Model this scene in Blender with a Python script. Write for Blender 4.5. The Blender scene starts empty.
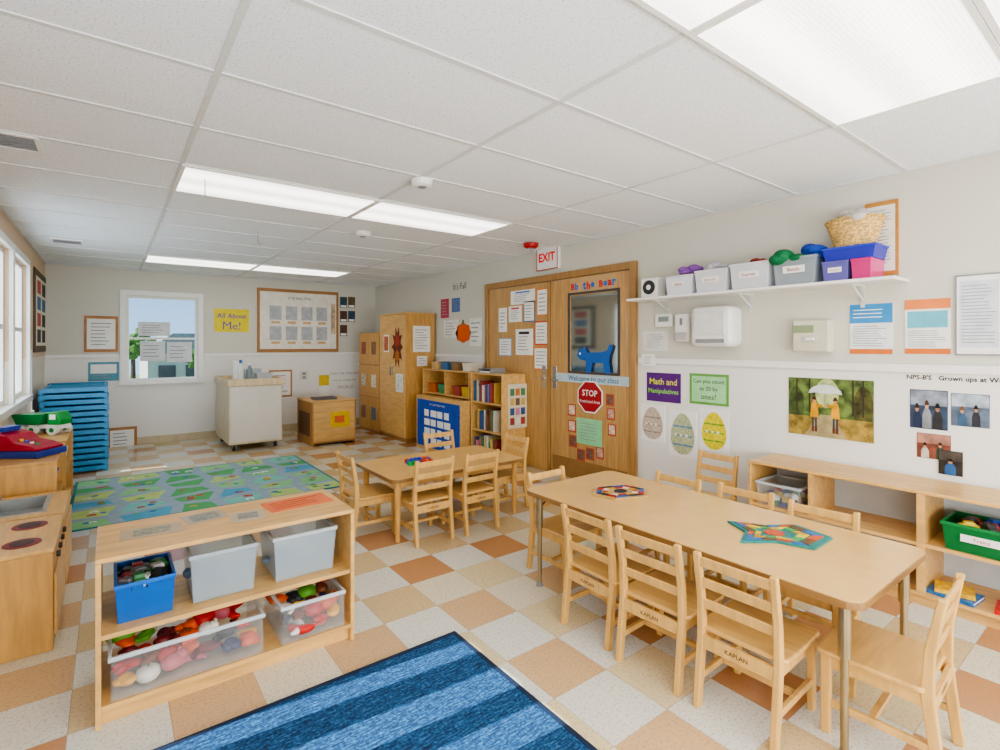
import bpy,bmesh,math,random
from mathutils import Vector,Matrix
random.seed(7)
C=bpy.context.scene.collection
F=515.;HZ=345.;TH=math.radians(37.1);CH=1.4;S_,C_=math.sin(TH),math.cos(TH)
XR,XL,YB,YN,HC=3.85,-.68,8.87,-2.6,2.455
def ray(px,py):
    u=(px-500)/F;return (S_+C_*u,C_-S_*u,(HZ-py)/F)
def onX(px,py,X):
    d=ray(px,py);t=X/d[0];return d[1]*t,CH+d[2]*t
def onY(px,py,Y):
    d=ray(px,py);t=Y/d[1];return d[0]*t,CH+d[2]*t
# ---------- materials
def H(h):
    f=lambda c:c/12.92 if c<=.04045 else ((c+.055)/1.055)**2.4
    return tuple(f(int(h[i:i+2],16)/255) for i in (0,2,4))+(1,)
def newmat(n):
    m=bpy.data.materials.new(n);m.use_nodes=True;t=m.node_tree;return m,t,t.nodes['Principled BSDF']
MC={}
def M(h,r=.55,var=.06,kind='p'):
    k=(h,r,var,kind)
    if k in MC:return MC[k]
    m,t,b=newmat(kind+h);N=t.nodes;L=t.links
    c=H(h);b.inputs['Roughness'].default_value=r
    tc=N.new('ShaderNodeTexCoord');nz=N.new('ShaderNodeTexNoise');mp=N.new('ShaderNodeMapping')
    L.new(tc.outputs['Object'],mp.inputs[0]);L.new(mp.outputs[0],nz.inputs[0])
    nz.inputs['Scale'].default_value=12;cr=N.new('ShaderNodeValToRGB')
    cr.color_ramp.elements[0].position=.35;cr.color_ramp.elements[1].position=.65
    if kind=='wood':
        mp.inputs['Scale'].default_value=(1,6,6) if var>=0 else (6,6,1);nz.inputs['Scale'].default_value=5;nz.inputs['Detail'].default_value=5;var=.12
    if kind=='oak':
        mp.inputs['Scale'].default_value=(14,14,.8);nz.inputs['Scale'].default_value=4;nz.inputs['Detail'].default_value=6;var=.16
    if kind=='cloth':
        nz.inputs['Scale'].default_value=120;var=.2
        bp=N.new('ShaderNodeBump');bp.inputs['Strength'].default_value=.3;L.new(nz.outputs[0],bp.inputs['Height']);L.new(bp.outputs[0],b.inputs['Normal'])
    if kind=='speck':nz.inputs['Scale'].default_value=45;nz.inputs['Detail'].default_value=6
    if kind=='blur':nz.inputs['Scale'].default_value=14;nz.inputs['Detail'].default_value=2
    if kind=='metal':b.inputs['Metallic'].default_value=.9
    if kind=='wicker':
        nz.inputs['Scale'].default_value=70;var=.4
    cr.color_ramp.elements[0].color=tuple(x*(1-var) for x in c[:3])+(1,)
    cr.color_ramp.elements[1].color=tuple(min(1,x*(1+var)) for x in c[:3])+(1,)
    L.new(nz.outputs[0],cr.inputs[0]);L.new(cr.outputs[0],b.inputs['Base Color'])
    MC[k]=m;return m
def emis(n,h,s,lens=False):
    m,t,b=newmat(n);N=t.nodes;L=t.links
    b.inputs['Base Color'].default_value=H(h);b.inputs['Emission Color'].default_value=H(h)
    mr=N.new('ShaderNodeMapRange')
    if lens:
        tc=N.new('ShaderNodeTexCoord');v=N.new('ShaderNodeTexVoronoi');v.inputs['Scale'].default_value=70;v.inputs['Randomness'].default_value=.1;L.new(tc.outputs['Object'],v.inputs[0])
        sp=N.new('ShaderNodeSeparateXYZ');L.new(tc.outputs['Object'],sp.inputs[0])
        w=N.new('ShaderNodeMath');w.operation='MULTIPLY';w.inputs[1].default_value=22;L.new(sp.outputs[1],w.inputs[0])
        c=N.new('ShaderNodeMath');c.operation='COSINE';L.new(w.outputs[0],c.inputs[0])
        a=N.new('ShaderNodeMath');a.operation='MULTIPLY_ADD';a.inputs[1].default_value=-.28;L.new(c.outputs[0],a.inputs[0]);L.new(v.outputs['Distance'],a.inputs[2])
        L.new(a.outputs[0],mr.inputs[0]);mr.inputs[1].default_value=-.3;mr.inputs[2].default_value=.9;mr.inputs[3].default_value=s*.5;mr.inputs[4].default_value=s*1.6
    else:
        nz=N.new('ShaderNodeTexNoise');nz.inputs['Scale'].default_value=60;L.new(nz.outputs[0],mr.inputs[0]);mr.inputs[3].default_value=s*.94;mr.inputs[4].default_value=s*1.06
    L.new(mr.outputs[0],b.inputs['Emission Strength']);return m
def clear(n,h,a,k=.4):
    m,t,b=newmat(n);N=t.nodes;L=t.links
    b.inputs['Base Color'].default_value=H(h);b.inputs['Roughness'].default_value=.12
    tr=N.new('ShaderNodeBsdfTransparent');mx=N.new('ShaderNodeMixShader');lw=N.new('ShaderNodeLayerWeight');lw.inputs[0].default_value=.3
    ma=N.new('ShaderNodeMath');ma.operation='MULTIPLY_ADD';ma.inputs[1].default_value=k;ma.inputs[2].default_value=a;ma.use_clamp=True
    L.new(lw.outputs['Facing'],ma.inputs[0]);L.new(ma.outputs[0],mx.inputs[0]);L.new(tr.outputs[0],mx.inputs[1]);L.new(b.outputs[0],mx.inputs[2])
    L.new(mx.outputs[0],N['Material Output'].inputs[0]);return m
MAPLE=M('d9ac6a',.35,.1,'wood');MAPV=M('cb9b58',.38,-.1,'wood');CHW=M('d4a864',.38,-.1,'wood');OAK=M('ae7c44',.4,-.1,'wood');LAM=M('deb26e',.22,.03);LAME=M('8f6a3c',.4)
WHITE=M('f2f1ee',.5,.03);PAPER=M('f6f5f1',.8,.03);BLACK=M('1c1c1e',.4);INK=M('333338',.7);CHROME=M('c4c2bc',.25,.03,'metal');GREY=M('8e9092',.5)
CLEAR=clear('clear_plastic','eef4f6',.05,.4);CRIM=clear('clear_rim','e4eef2',.55,.3);GLASS=clear('glass','dfe8ea',.02,.2);BINC=clear('frosted_plastic','c3d0d8',.36,.35);RED=M('b0141c',.45);BLUE=M('1f62b8',.4)
# ---------- mesh builder
class MB:
    def __init__(s):s.bm=bmesh.new()
    def _f(s,vs,mi):
        try:
            f=s.bm.faces.new(vs);f.material_index=mi
        except ValueError:pass
    def hexa(s,p,mi=0):
        v=[s.bm.verts.new(q) for q in p]
        for a in ((3,2,1,0),(4,5,6,7),(0,1,5,4),(1,2,6,5),(2,3,7,6),(3,0,4,7)):s._f([v[i] for i in a],mi)
        return s
    def box(s,x0,x1,y0,y1,z0,z1,mi=0):
        x0,x1=sorted((x0,x1));y0,y1=sorted((y0,y1));z0,z1=sorted((z0,z1))
        return s.hexa([(x0,y0,z0),(x1,y0,z0),(x1,y1,z0),(x0,y1,z0),(x0,y0,z1),(x1,y0,z1),(x1,y1,z1),(x0,y1,z1)],mi)
    def ring(s,w,d,f,z0,z1,mi=0):
        return s.box(-w,w,-d,-d+f,z0,z1,mi).box(-w,w,d-f,d,z0,z1,mi).box(-w,-w+f,-d+f,d-f,z0,z1,mi).box(w-f,w,-d+f,d-f,z0,z1,mi)
    def tube(s,p,q,r0,r1=None,n=12,mi=0):
        p=Vector(p);q=Vector(q);r1=r0 if r1 is None else r1
        a=(q-p).normalized();b=a.orthogonal().normalized();c=a.cross(b)
        A=[];B=[]
        for i in range(n):
            t=2*math.pi*i/n;o=b*math.cos(t)+c*math.sin(t);A.append(s.bm.verts.new(p+o*r0));B.append(s.bm.verts.new(q+o*r1))
        for i in range(n):
            j=(i+1)%n;s._f([A[i],A[j],B[j],B[i]],mi)
        s._f(A[::-1],mi);s._f(B,mi);return s
    def prism(s,pts,a0,a1,axis='z',mi=0):
        f={'z':lambda u,v,w:(u,v,w),'x':lambda u,v,w:(w,u,v),'y':lambda u,v,w:(u,w,v)}[axis]
        A=[s.bm.verts.new(f(u,v,a0)) for u,v in pts];B=[s.bm.verts.new(f(u,v,a1)) for u,v in pts];n=len(pts)
        for i in range(n):
            j=(i+1)%n;s._f([A[i],A[j],B[j],B[i]],mi)
        s._f(A[::-1],mi);s._f(B,mi);return s
    def ribbon(s,pts,w,z,mi=0):
        L_=[];R_=[]
        for i,p in enumerate(pts):
            a=Vector(pts[max(0,i-1)]);b=Vector(pts[min(len(pts)-1,i+1)]);d=(b-a).normalized();n=Vector((-d.y,d.x))*w/2
            L_.append(s.bm.verts.new((p[0]+n.x,p[1]+n.y,z)));R_.append(s.bm.verts.new((p[0]-n.x,p[1]-n.y,z)))
        for i in range(len(pts)-1):s._f([R_[i],R_[i+1],L_[i+1],L_[i]],mi)
        return s
    def disc(s,pts,z,mi=0):
        s._f([s.bm.verts.new((x,y,z)) for x,y in pts],mi);return s
    def lathe(s,prof,c=(0,0,0),n=20,mi=0):
        R=[[s.bm.verts.new((c[0]+r*math.cos(6.28318*i/n),c[1]+r*math.sin(6.28318*i/n),c[2]+z)) for i in range(n)] for r,z in prof]
        for a,b in zip(R,R[1:]):
            for i in range(n):
                j=(i+1)%n;s._f([a[i],a[j],b[j],b[i]],mi)
        s._f(R[0][::-1],mi);s._f(R[-1],mi);return s
    def ball(s,c,r,sub=2,mi=0,jit=0):
        r=(r,r,r) if not hasattr(r,'__len__') else r
        g=bmesh.ops.create_icosphere(s.bm,subdivisions=sub,radius=1)
        for v in g['verts']:
            k=1+random.uniform(-jit,jit);v.co=Vector((c[0]+v.co.x*r[0]*k,c[1]+v.co.y*r[1]*k,c[2]+v.co.z*r[2]*k))
            for f in v.link_faces:f.material_index=mi
        return s
    def shell(s,w0,d0,w1,d1,h,t=.004,mi=0):
        def q(w,d,z):return [(-w/2,-d/2,z),(w/2,-d/2,z),(w/2,d/2,z),(-w/2,d/2,z)]
        O=[s.bm.verts.new(p) for p in q(w0,d0,0)];P=[s.bm.verts.new(p) for p in q(w1,d1,h)]
        I=[s.bm.verts.new(p) for p in q(w0-2*t,d0-2*t,t)];J=[s.bm.verts.new(p) for p in q(w1-2*t,d1-2*t,h)]
        s._f(O[::-1],mi);s._f(I,mi)
        for i in range(4):
            j=(i+1)%4;s._f([O[i],O[j],P[j],P[i]],mi);s._f([I[j],I[i],J[i],J[j]],mi);s._f([P[i],P[j],J[j],J[i]],mi)
        return s
    def build(s,name,mats,parent=None,bev=0,smooth=False,loc=(0,0,0),rn=True):
        if rn:bmesh.ops.recalc_face_normals(s.bm,faces=s.bm.faces)
        me=bpy.data.meshes.new(name);s.bm.to_mesh(me);s.bm.free()
        for m in (mats if isinstance(mats,(list,tuple)) else [mats]):me.materials.append(m)
        if smooth:
            for p in me.polygons:p.use_smooth=True
        o=bpy.data.objects.new(name,me);C.objects.link(o);o.location=loc
        if parent:o.parent=parent
        if bev:
            b=o.modifiers.new('b','BEVEL');b.width=bev;b.segments=3 if bev>.015 else 2;b.limit_method='ANGLE'
        return o
def rrect(w,d,r,n=5):
    P=[]
    for cx,cy,a in ((w/2-r,d/2-r,0),(-w/2+r,d/2-r,90),(-w/2+r,-d/2+r,180),(w/2-r,-d/2+r,270)):
        for i in range(n+1):
            t=math.radians(a+90*i/n);P.append((cx+r*math.cos(t),cy+r*math.sin(t)))
    return P
def tag(o,l,c,g=None):
    o['label']=l;o['category']=c
    if g:o['group']=g
    return o
def st(o):o['kind']='structure';return o
def thing(name,l,c,loc=(0,0,0),rz=0,g=None):
    o=bpy.data.objects.new(name,None);C.objects.link(o);o.location=loc;o.rotation_euler=(0,0,math.radians(rz));o.empty_display_size=.05
    return tag(o,l,c,g)
def dup(r,loc,rz,label=None,g=None):
    n=r.copy();C.objects.link(n);n.location=loc;n.rotation_euler=(0,0,math.radians(rz))
    if label:n['label']=label
    if g:n['group']=g
    for ch in list(r.children):
        c=ch.copy();C.objects.link(c);c.parent=n
        for gg in list(ch.children):
            d=gg.copy();C.objects.link(d);d.parent=c
    return n
# ---------- text & flat things
def text(s,w,m,parent,x=0,y=0,z=.004,hmax=None,name='lettering',mtx=None,bold=.012):
    cu=bpy.data.curves.new('t','FONT');cu.body=s;cu.align_x='CENTER';cu.align_y='CENTER';cu.size=1;cu.offset=bold;cu.resolution_u=2
    o=bpy.data.objects.new('t',cu);C.objects.link(o);bpy.context.view_layer.update()
    me=bpy.data.meshes.new_from_object(o.evaluated_get(bpy.context.evaluated_depsgraph_get()))
    bpy.data.objects.remove(o)
    xs=[v.co.x for v in me.vertices];ys=[v.co.y for v in me.vertices]
    sc=w/(max(xs)-min(xs));cx=(max(xs)+min(xs))/2;cy=(max(ys)+min(ys))/2
    if hmax:sc=min(sc,hmax/(max(ys)-min(ys)))
    for v in me.vertices:v.co=Vector(((v.co.x-cx)*sc+x,(v.co.y-cy)*sc+y,z))
    if mtx:me.transform(mtx)
    me.materials.clear();me.materials.append(m)
    t=bpy.data.objects.new(name,me);C.objects.link(t);t.parent=parent;return t
FR={'R':Matrix(((0,0,-1),(-1,0,0),(0,1,0))),'B':Matrix(((1,0,0),(0,0,-1),(0,1,0))),'L':Matrix(((0,0,1),(1,0,0),(0,1,0)))}
D={}
def flat(name,l,c,side,x0,x1,yt,yb,m,g=None,const=None,th=.004,off=.0004,bev=0,shape=None,rot=0):
    xm=(x0+x1)/2;ym=(yt+yb)/2
    if side=='B':
        k=YB if const is None else const;a0=onY(x0,ym,k)[0];a1=onY(x1,ym,k)[0];zt=onY(xm,yt,k)[1];zb=onY(xm,yb,k)[1];w=a1-a0;loc=((a0+a1)/2,k-off,(zt+zb)/2)
    else:
        k=(XR if side=='R' else XL) if const is None else const
        a0=onX(x0,ym,k)[0];a1=onX(x1,ym,k)[0];zt=onX(xm,yt,k)[1];zb=onX(xm,yb,k)[1];w=abs(a1-a0);loc=(k-off if side=='R' else k+off,(a0+a1)/2,(zt+zb)/2)
    h=zt-zb;b=MB()
    if shape:b.prism([(x*w,y*h) for x,y in shape],0,th)
    else:b.box(-w/2,w/2,-h/2,h/2,0,th)
    o=b.build(name,m,bev=bev);o.matrix_world=Matrix.Translation(loc)@(FR[side]@Matrix.Rotation(rot,3,'Z')).to_4x4()
    tag(o,l,c,g);D[o]=(w,h,th);return o
def sub(p,name,x0,x1,y0,y1,m,k=1,shape=None):
    w,h,th=D[p];z=th+.0008*k;b=MB()
    if shape:b.prism([(((x0+x1)/2+(x1-x0)*x)*w,((y0+y1)/2+(y1-y0)*y)*h) for x,y in shape],z-.0007,z)
    else:b.box(x0*w,x1*w,y0*h,y1*h,z-.0007,z)
    return b.build(name,m,p)
def lines(p,x0,x1,y0,y1,n,m=None,k=2):
    w,h,th=D[p];z=th+.0008*k;b=MB()
    for i in range(n):
        y=(y1+(y0-y1)*(i+.5)/n)*h;q=x0+(x1-x0)*random.uniform(.65,1);b.box(x0*w,q*w,y-.12*(y1-y0)*h/n,y+.12*(y1-y0)*h/n,z-.0005,z)
    return b.build('text_lines',m or M('9a9a9e',.8),p)
def tx(p,s,x0,x1,y,m,hm=.3,k=3,bold=.012):
    w,h,th=D[p];return text(s,(x1-x0)*w,m,p,(x0+x1)/2*w,y*h,th+.0008*k,hm*h,bold=bold)
CIRC=[(.5*math.cos(i*math.pi/12),.5*math.sin(i*math.pi/12)) for i in range(24)]
EGG=[(.5*math.cos(t)*(1-.18*math.sin(t)),.5*math.sin(t)) for t in [i*math.pi/12 for i in range(24)]]
OCT=[(.5*math.cos(math.pi/8+i*math.pi/4)*1.08,.5*math.sin(math.pi/8+i*math.pi/4)*1.08) for i in range(8)]
DOME=[(.5*math.cos(i*math.pi/8),math.sin(i*math.pi/8)-.5) for i in range(9)]
# ================= ROOM
def wallmat(n,lo,hi):
    m,t,b=newmat(n);N=t.nodes;L=t.links
    g=N.new('ShaderNodeNewGeometry');sp=N.new('ShaderNodeSeparateXYZ');L.new(g.outputs['Position'],sp.inputs[0])
    ma=N.new('ShaderNodeMath');ma.operation='GREATER_THAN';ma.inputs[1].default_value=1.26;L.new(sp.outputs[2],ma.inputs[0])
    mx=N.new('ShaderNodeMix');mx.data_type='RGBA';mx.inputs[6].default_value=H(lo);mx.inputs[7].default_value=H(hi);L.new(ma.outputs[0],mx.inputs[0])
    L.new(mx.outputs[2],b.inputs['Base Color']);b.inputs['Roughness'].default_value=.6
    nz=N.new('ShaderNodeTexNoise');nz.inputs['Scale'].default_value=180;bp=N.new('ShaderNodeBump');bp.inputs['Strength'].default_value=.06;L.new(nz.outputs[0],bp.inputs['Height']);L.new(bp.outputs[0],b.inputs['Normal']);return m
WM=wallmat('wall_paint','edebe6','d6d3c7');WL=wallmat('peach_wall_paint','e6dccc','dcbfa2')
def floormat():
    m,t,b=newmat('vinyl_tile');N=t.nodes;L=t.links
    g=N.new('ShaderNodeNewGeometry');sp=N.new('ShaderNodeSeparateXYZ');L.new(g.outputs['Position'],sp.inputs[0])
    def mt(op,a,c=None):
        n=N.new('ShaderNodeMath');n.operation=op
        for i,x in ((0,a),(1,c)):
            if x is None:continue
            if isinstance(x,(int,float)):n.inputs[i].default_value=x
            else:L.new(x,n.inputs[i])
        return n.outputs[0]
    xs=mt('DIVIDE',mt('ADD',sp.outputs[0],30.5-1.4),.305);ys=mt('DIVIDE',mt('ADD',sp.outputs[1],30.5-1.495),.305)
    ix=mt('FLOOR',xs);iy=mt('FLOOR',ys);ox=mt('MODULO',ix,2);oy=mt('MODULO',iy,2)
    s=mt('ABSOLUTE',mt('SUBTRACT',ox,oy))
    def mix(f,a,c):
        n=N.new('ShaderNodeMix');n.data_type='RGBA';L.new(f,n.inputs[0])
        for i,x in ((6,a),(7,c)):
            if isinstance(x,tuple):n.inputs[i].default_value=x
            else:L.new(x,n.inputs[i])
        return n.outputs[2]
    nz=N.new('ShaderNodeTexNoise');nz.inputs['Scale'].default_value=90;nz.inputs['Detail'].default_value=3
    L.new(g.outputs['Position'],nz.inputs['Vector'])
    cc=N.new('ShaderNodeCombineXYZ');L.new(ix,cc.inputs[0]);L.new(iy,cc.inputs[1]);wn=N.new('ShaderNodeTexWhiteNoise');L.new(cc.outputs[0],wn.inputs['Vector'])
    rnd=wn.outputs['Value']
    ev=mix(mt('GREATER_THAN',rnd,.5),H('bd8a60'),H('cfac82'));od=mix(mt('GREATER_THAN',rnd,.4),H('d8c6a0'),H('d0b78c'))
    col=mix(ox,ev,od);wt=mix(mt('GREATER_THAN',rnd,.6),H('d9d7cd'),H('dcd2ba'));col=mix(s,col,wt)
    sk=mt('MULTIPLY',mt('GREATER_THAN',nz.outputs[0],.57),.32);col=mix(sk,col,H('8f8066'))
    fx=mt('FRACT',xs);fy=mt('FRACT',ys)
    gr=mt('LESS_THAN',mt('MINIMUM',fx,fy),.009);col=mix(mt('MULTIPLY',gr,.5),col,H('7d6e58'))
    L.new(col,b.inputs['Base Color'])
    n2=N.new('ShaderNodeTexNoise');n2.inputs['Scale'].default_value=6;mr=N.new('ShaderNodeMapRange');mr.inputs[3].default_value=.1;mr.inputs[4].default_value=.24;L.new(n2.outputs[0],mr.inputs[0]);L.new(mr.outputs[0],b.inputs['Roughness']);return m
st(MB().box(XL-.15,XR+.15,YN-.1,YB+.15,-.1,0).build('floor',floormat()))
def ceilmat():
    m,t,b=newmat('ceiling_tile');N=t.nodes;L=t.links
    nz=N.new('ShaderNodeTexNoise');nz.inputs['Scale'].default_value=110;nz.inputs['Detail'].default_value=4
    tc=N.new('ShaderNodeTexCoord');L.new(tc.outputs['Object'],nz.inputs[0]);cr=N.new('ShaderNodeValToRGB')
    cr.color_ramp.elements[0].position=.36;cr.color_ramp.elements[1].position=.45;cr.color_ramp.elements[0].color=H('d6dbe0');cr.color_ramp.elements[1].color=H('f6faff')
    L.new(nz.outputs[0],cr.inputs[0]);L.new(cr.outputs[0],b.inputs['Base Color']);b.inputs['Roughness'].default_value=.9
    bp=N.new('ShaderNodeBump');bp.inputs['Strength'].default_value=.12;L.new(nz.outputs[0],bp.inputs['Height']);L.new(bp.outputs[0],b.inputs['Normal']);return m
st(MB().box(XL-.15,XR+.15,YN-.1,YB+.15,HC,HC+.08).build('ceiling',ceilmat()))
TP=.622
g=MB()
for i in range(-1,4):
    x=.33+1.22*i
    if XL<x<XR:g.box(x-.012,x+.012,YN,YB,HC-.006,HC)
for j in range(-12,12):
    y=3.49+TP*j
    if YN<y<YB:g.box(XL,XR,y-.012,y+.012,HC-.0055,HC)
for a in ((XL,XL+.02,YN,YB),(XR-.02,XR,YN,YB),(XL,XR,YB-.02,YB)):g.box(*a,HC-.005,HC)
st(g.build('trim_1',M('dcdddd',.5,.03)))
def wallx(name,X0,X1,y0,y1,holes,m=WM):
    b=MB();hs=sorted(holes);c=y0
    for a0,a1,z0,z1 in hs:
        b.box(X0,X1,c,a0,0,HC);b.box(X0,X1,a0,a1,0,z0);b.box(X0,X1,a0,a1,z1,HC);c=a1
    b.box(X0,X1,c,y1,0,HC);return st(b.build(name,m))
wallx('wall_right',XR,XR+.12,YN,YB+.12,[])
LW=[(1.52,1.68,.75,2.15),(1.79,1.95,.75,2.15),(2.08,2.2,.75,2.15),(4.9,5.92,.9,2.2),(6.02,7.04,.9,2.2),(7.13,7.2,.72,1.32)]  # narrow openings are added slots shaping the sun bands; wide pair are the windows
wallx('wall_left',XL-.12,XL,YN,YB+.12,LW,WL)
wx0,wz1=onY(126,295,YB);wx1,wz0=onY(198,379,YB)
b=MB();b.box(XL,wx0,YB,YB+.12,0,HC).box(wx1,XR,YB,YB+.12,0,HC).box(wx0,wx1,YB,YB+.12,0,wz0).box(wx0,wx1,YB,YB+.12,wz1,HC);st(b.build('wall_back',WM))
st(MB().box(XL,XR,YN-.1,YN,0,HC).build('wall_front',WM))
RW=M('f1f0ec',.4,.02)
for n,a in (('baseboard_back',(XL,XR,YB-.015,YB,0,.1)),('baseboard_left',(XL,XL+.015,YN,YB-.015,0,.1))):st(MB().box(*a).build(n,M('cdbf9f',.5),bev=.003))
st(MB().box(XR-.015,XR,YN,2.98,0,.1).box(XR-.015,XR,5.4,YB-.015,0,.1).build('baseboard_right',M('cdbf9f',.5),bev=.003))
st(MB().box(XL+.01,wx0-.08,YB-.02,YB,1.23,1.27).box(wx1+.08,XR,YB-.02,YB,1.23,1.27).build('trim_2',RW,bev=.004))
st(MB().box(XR-.025,XR,YN,2.98,1.235,1.285).box(XR-.02,XR,5.42,YB-.02,1.23,1.27).build('trim_3',RW,bev=.004))
def winY(name,x0,x1,z0,z1):
    f=MB();w=.07
    f.box(x0-w,x0,YB-.025,YB-.0005,z0,z1+w).box(x1,x1+w,YB-.025,YB-.0005,z0,z1+w).box(x0,x1,YB-.025,YB-.0005,z1,z1+w).box(x0-w-.02,x1+w+.02,YB-.05,YB-.0005,z0-.05,z0-.0002)
    fr=st(f.build(name,RW,bev=.004));zm=(z0+z1)/2
    s=MB();t=.035
    s.box(x0,x0+t,YB+.03,YB+.07,z0,z1).box(x1-t,x1,YB+.03,YB+.07,z0,z1).box(x0+t,x1-t,YB+.03,YB+.07,z0,z0+t).box(x0+t,x1-t,YB+.03,YB+.07,z1-t,z1).box(x0+t,x1-t,YB+.03,YB+.07,zm-.015,zm+.015)
    s.build('window_sash',RW,fr);MB().box(x0+t,x1-t,YB+.045,YB+.05,z0+t,z1-t).build('window_glass',GLASS,fr)
winY('window_1',wx0,wx1,wz0,wz1)
for x0,x1,yt,yb,l in ((138,170,322,336,'grey paper taped on upper pane of back window'),(140,165,341,361,'white paper taped on lower pane of back window, left one'),(167,192,342,362,'white paper taped on lower pane of back window, right one')):
    p=flat('window_paper',l,'paper','B',x0,x1,yt,yb,M('dcdee2',.7),const=YB+.0445,th=.002);lines(p,-.38,.38,-.35,.35,4)
GLOW=emis('frosted_shade','e2effb',3.0)  # added glowing sheet: stands in for daylight and keeps the sun out
for i,(y0,y1,z0,z1) in enumerate(LW):
    w=.06;f=MB();X=XL
    if i==5:w=.03
    f.box(X+.0005,X+.03,y0-w/2,y0,z0,z1+w).box(X+.0005,X+.03,y1,y1+w/2,z0,z1+w).box(X+.0005,X+.03,y0,y1,z1,z1+w).box(X+.0005,X+.05,y0-w/2,y1+w/2,z0-w,z0-.0002)
    fr=st(f.build('window_%d'%(i+2),RW,bev=.003))  # the added sun slots get the same framing as the windows
    if i in (3,4):
        s=MB()
        s.box(X-.07,X-.03,y0,y0+.04,z0,z1).box(X-.07,X-.03,y1-.04,y1,z0,z1).box(X-.07,X-.03,y0+.04,y1-.04,(z0+z1)/2-.02,(z0+z1)/2+.02).box(X-.07,X-.03,y0+.04,y1-.04,z1-.04,z1).box(X-.07,X-.03,y0+.04,y1-.04,z0,z0+.04)
        s.build('window_sash',RW,fr);MB().box(X-.09,X-.085,y0,y1,z0,z1).build('window_shade',GLOW,fr)
# ceiling lights
LE=emis('light_diffuser','fffdf8',2.3,True)
LI=[(.33,0,'long ceiling light panel above the green play rug, left of its lit pair'),(1.55,0,'ceiling light panel over the tables beside a smoke detector'),(.33,6,'farthest ceiling light panel on the left near the back window'),(1.55,6,'farthest ceiling light panel on the right, toward the tall cabinet'),(1.55,-5,'large ceiling light panel filling the upper right of the picture'),(.33,-5,'ceiling light panel just cut by the top edge beside the big panel'),(1.55,-6,'ceiling light panel at the top right corner beyond the big panel')]
for x,y in ((.33,-6),(.33,-9),(1.55,-9)):LI.append((x,y,None))
for x,j,l in LI:
    y=3.49+TP*j
    t=thing('ceiling_light',l or 'ceiling light panel behind the viewpoint','ceiling light',(x+.61,y+TP/2,HC-.012),0,'ceiling light panels')
    w,d=.609,TP/2-.001
    MB().ring(w,d,.02,-.003,.0118).build('frame',WHITE,t);MB().box(-w+.02,w-.02,-d+.02,d-.02,-.0,.005).build('diffuser',LE,t)
def vent(x,y,l):
    t=thing('ceiling_vent',l,'air vent',(x,y,HC-.008),0,'ceiling vents')
    MB().ring(.13,.13,.02,-.006,.006).build('frame',WHITE,t)
    b=MB()
    for k in range(6):b.box(-.11,.11,-.1+k*.036,-.085+k*.036,-.005,.002)
    b.build('slat',GREY,t);MB().box(-.11,.11,-.11,.11,.003,.007).build('backing',BLACK,t)
vent(-.42,3.62,'square grey ceiling vent nearest the left edge of the picture');vent(-.35,6.8,'smaller looking ceiling vent farther away above the left windows')
def zc(px,py):
    d=ray(px,py);t=(HC-CH)/d[2];return d[0]*t,d[1]*t
for px,py,l in ((422,179,'white round smoke detector with dark vents near the light panels'),(363,231,'small white round smoke detector farther back on the ceiling')):
    x,y=zc(px,py);t=thing('smoke_detector',l,'smoke detector',(x,y,HC-.007))
    MB().lathe([(.045,-.045),(.062,-.035),(.07,0)]).build('body',WHITE,t);MB().lathe([(.02,-.05),(.03,-.044)]).build('sensor',GREY,t)
x,y=zc(531,243);t=thing('fire_alarm','red round fire alarm strobe on ceiling near the doors','fire alarm',(x,y,HC-.006));MB().lathe([(.05,-.05),(.075,-.035),(.08,0)]).build('body',RED,t);MB().box(-.03,.03,-.02,.02,-.075,-.048).build('strobe_lens',BINC,t)
for px,py,l in ((205,187,'thin wire hook hanging below the left light panel'),(258,240,'thin wire hook hanging from the ceiling far back')):
    x,y=zc(px,py-10);t=MB().tube((0,0,0),(0,0,-.1),.003,n=6).tube((0,0,-.1),(.02,0,-.12),.003,n=6).tube((.02,0,-.12),(.035,0,-.1),.003,n=6).build('ceiling_hook',GREY,loc=(x,y,HC-.0125));tag(t,l,'hook')
# ================= DOORS
yl=onX(487,370,XR)[0];ym_=onX(552,370,XR)[0];yr=onX(638,370,XR)[0];ZD=2.1
DT=M('a67e4a',.4,.1,'oak')
st(MB().box(XR-.04,XR-.0005,yr,yr+.07,0,ZD+.07).box(XR-.04,XR-.0005,yl-.07,yl,0,ZD+.07).box(XR-.04,XR-.0005,yr+.07,yl-.07,ZD,ZD+.07).build('trim_4',DT,bev=.004))
DX=XR-.022;DW=M('bf955c',.33,.1,'oak')
wy0,dz0=onX(618,370,DX);wy1=onX(570,370,DX)[0];wzt=onX(594,293,DX)[1];wzb=onX(594,372,DX)[1]
d1=MB();a,bb=yr+.078,ym_-.006
d1.box(DX,XR-.001,a,wy0,.01,ZD-.008).box(DX,XR-.001,wy1,bb,.01,ZD-.008).box(DX,XR-.001,wy0,wy1,.01,wzb).box(DX,XR-.001,wy0,wy1,wzt,ZD-.008)
d1=st(d1.build('door_1',DW));d2=st(MB().box(DX,XR-.001,ym_+.006,yl-.078,.01,ZD-.008).build('door_2',DW))
MB().box(DX-.012,DX-.0002,ym_-.002,ym_+.045,.012,ZD-.01).build('astragal_strip',DT,d2,bev=.002)
MB().box(DX-.008,DX+.004,wy0-.025,wy0,wzb-.025,wzt+.025).box(DX-.008,DX+.004,wy1,wy1+.025,wzb-.025,wzt+.025).box(DX-.008,DX+.004,wy0,wy1,wzt,wzt+.025).box(DX-.008,DX+.004,wy0,wy1,wzb-.025,wzb).build('window_frame',M('4a4540',.4),d1)
MB().box(XR-.01,XR-.004,wy0,wy1,wzb,wzt).build('window_pane',M('c4cccb',.06,.03,'metal'),d1)
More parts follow.
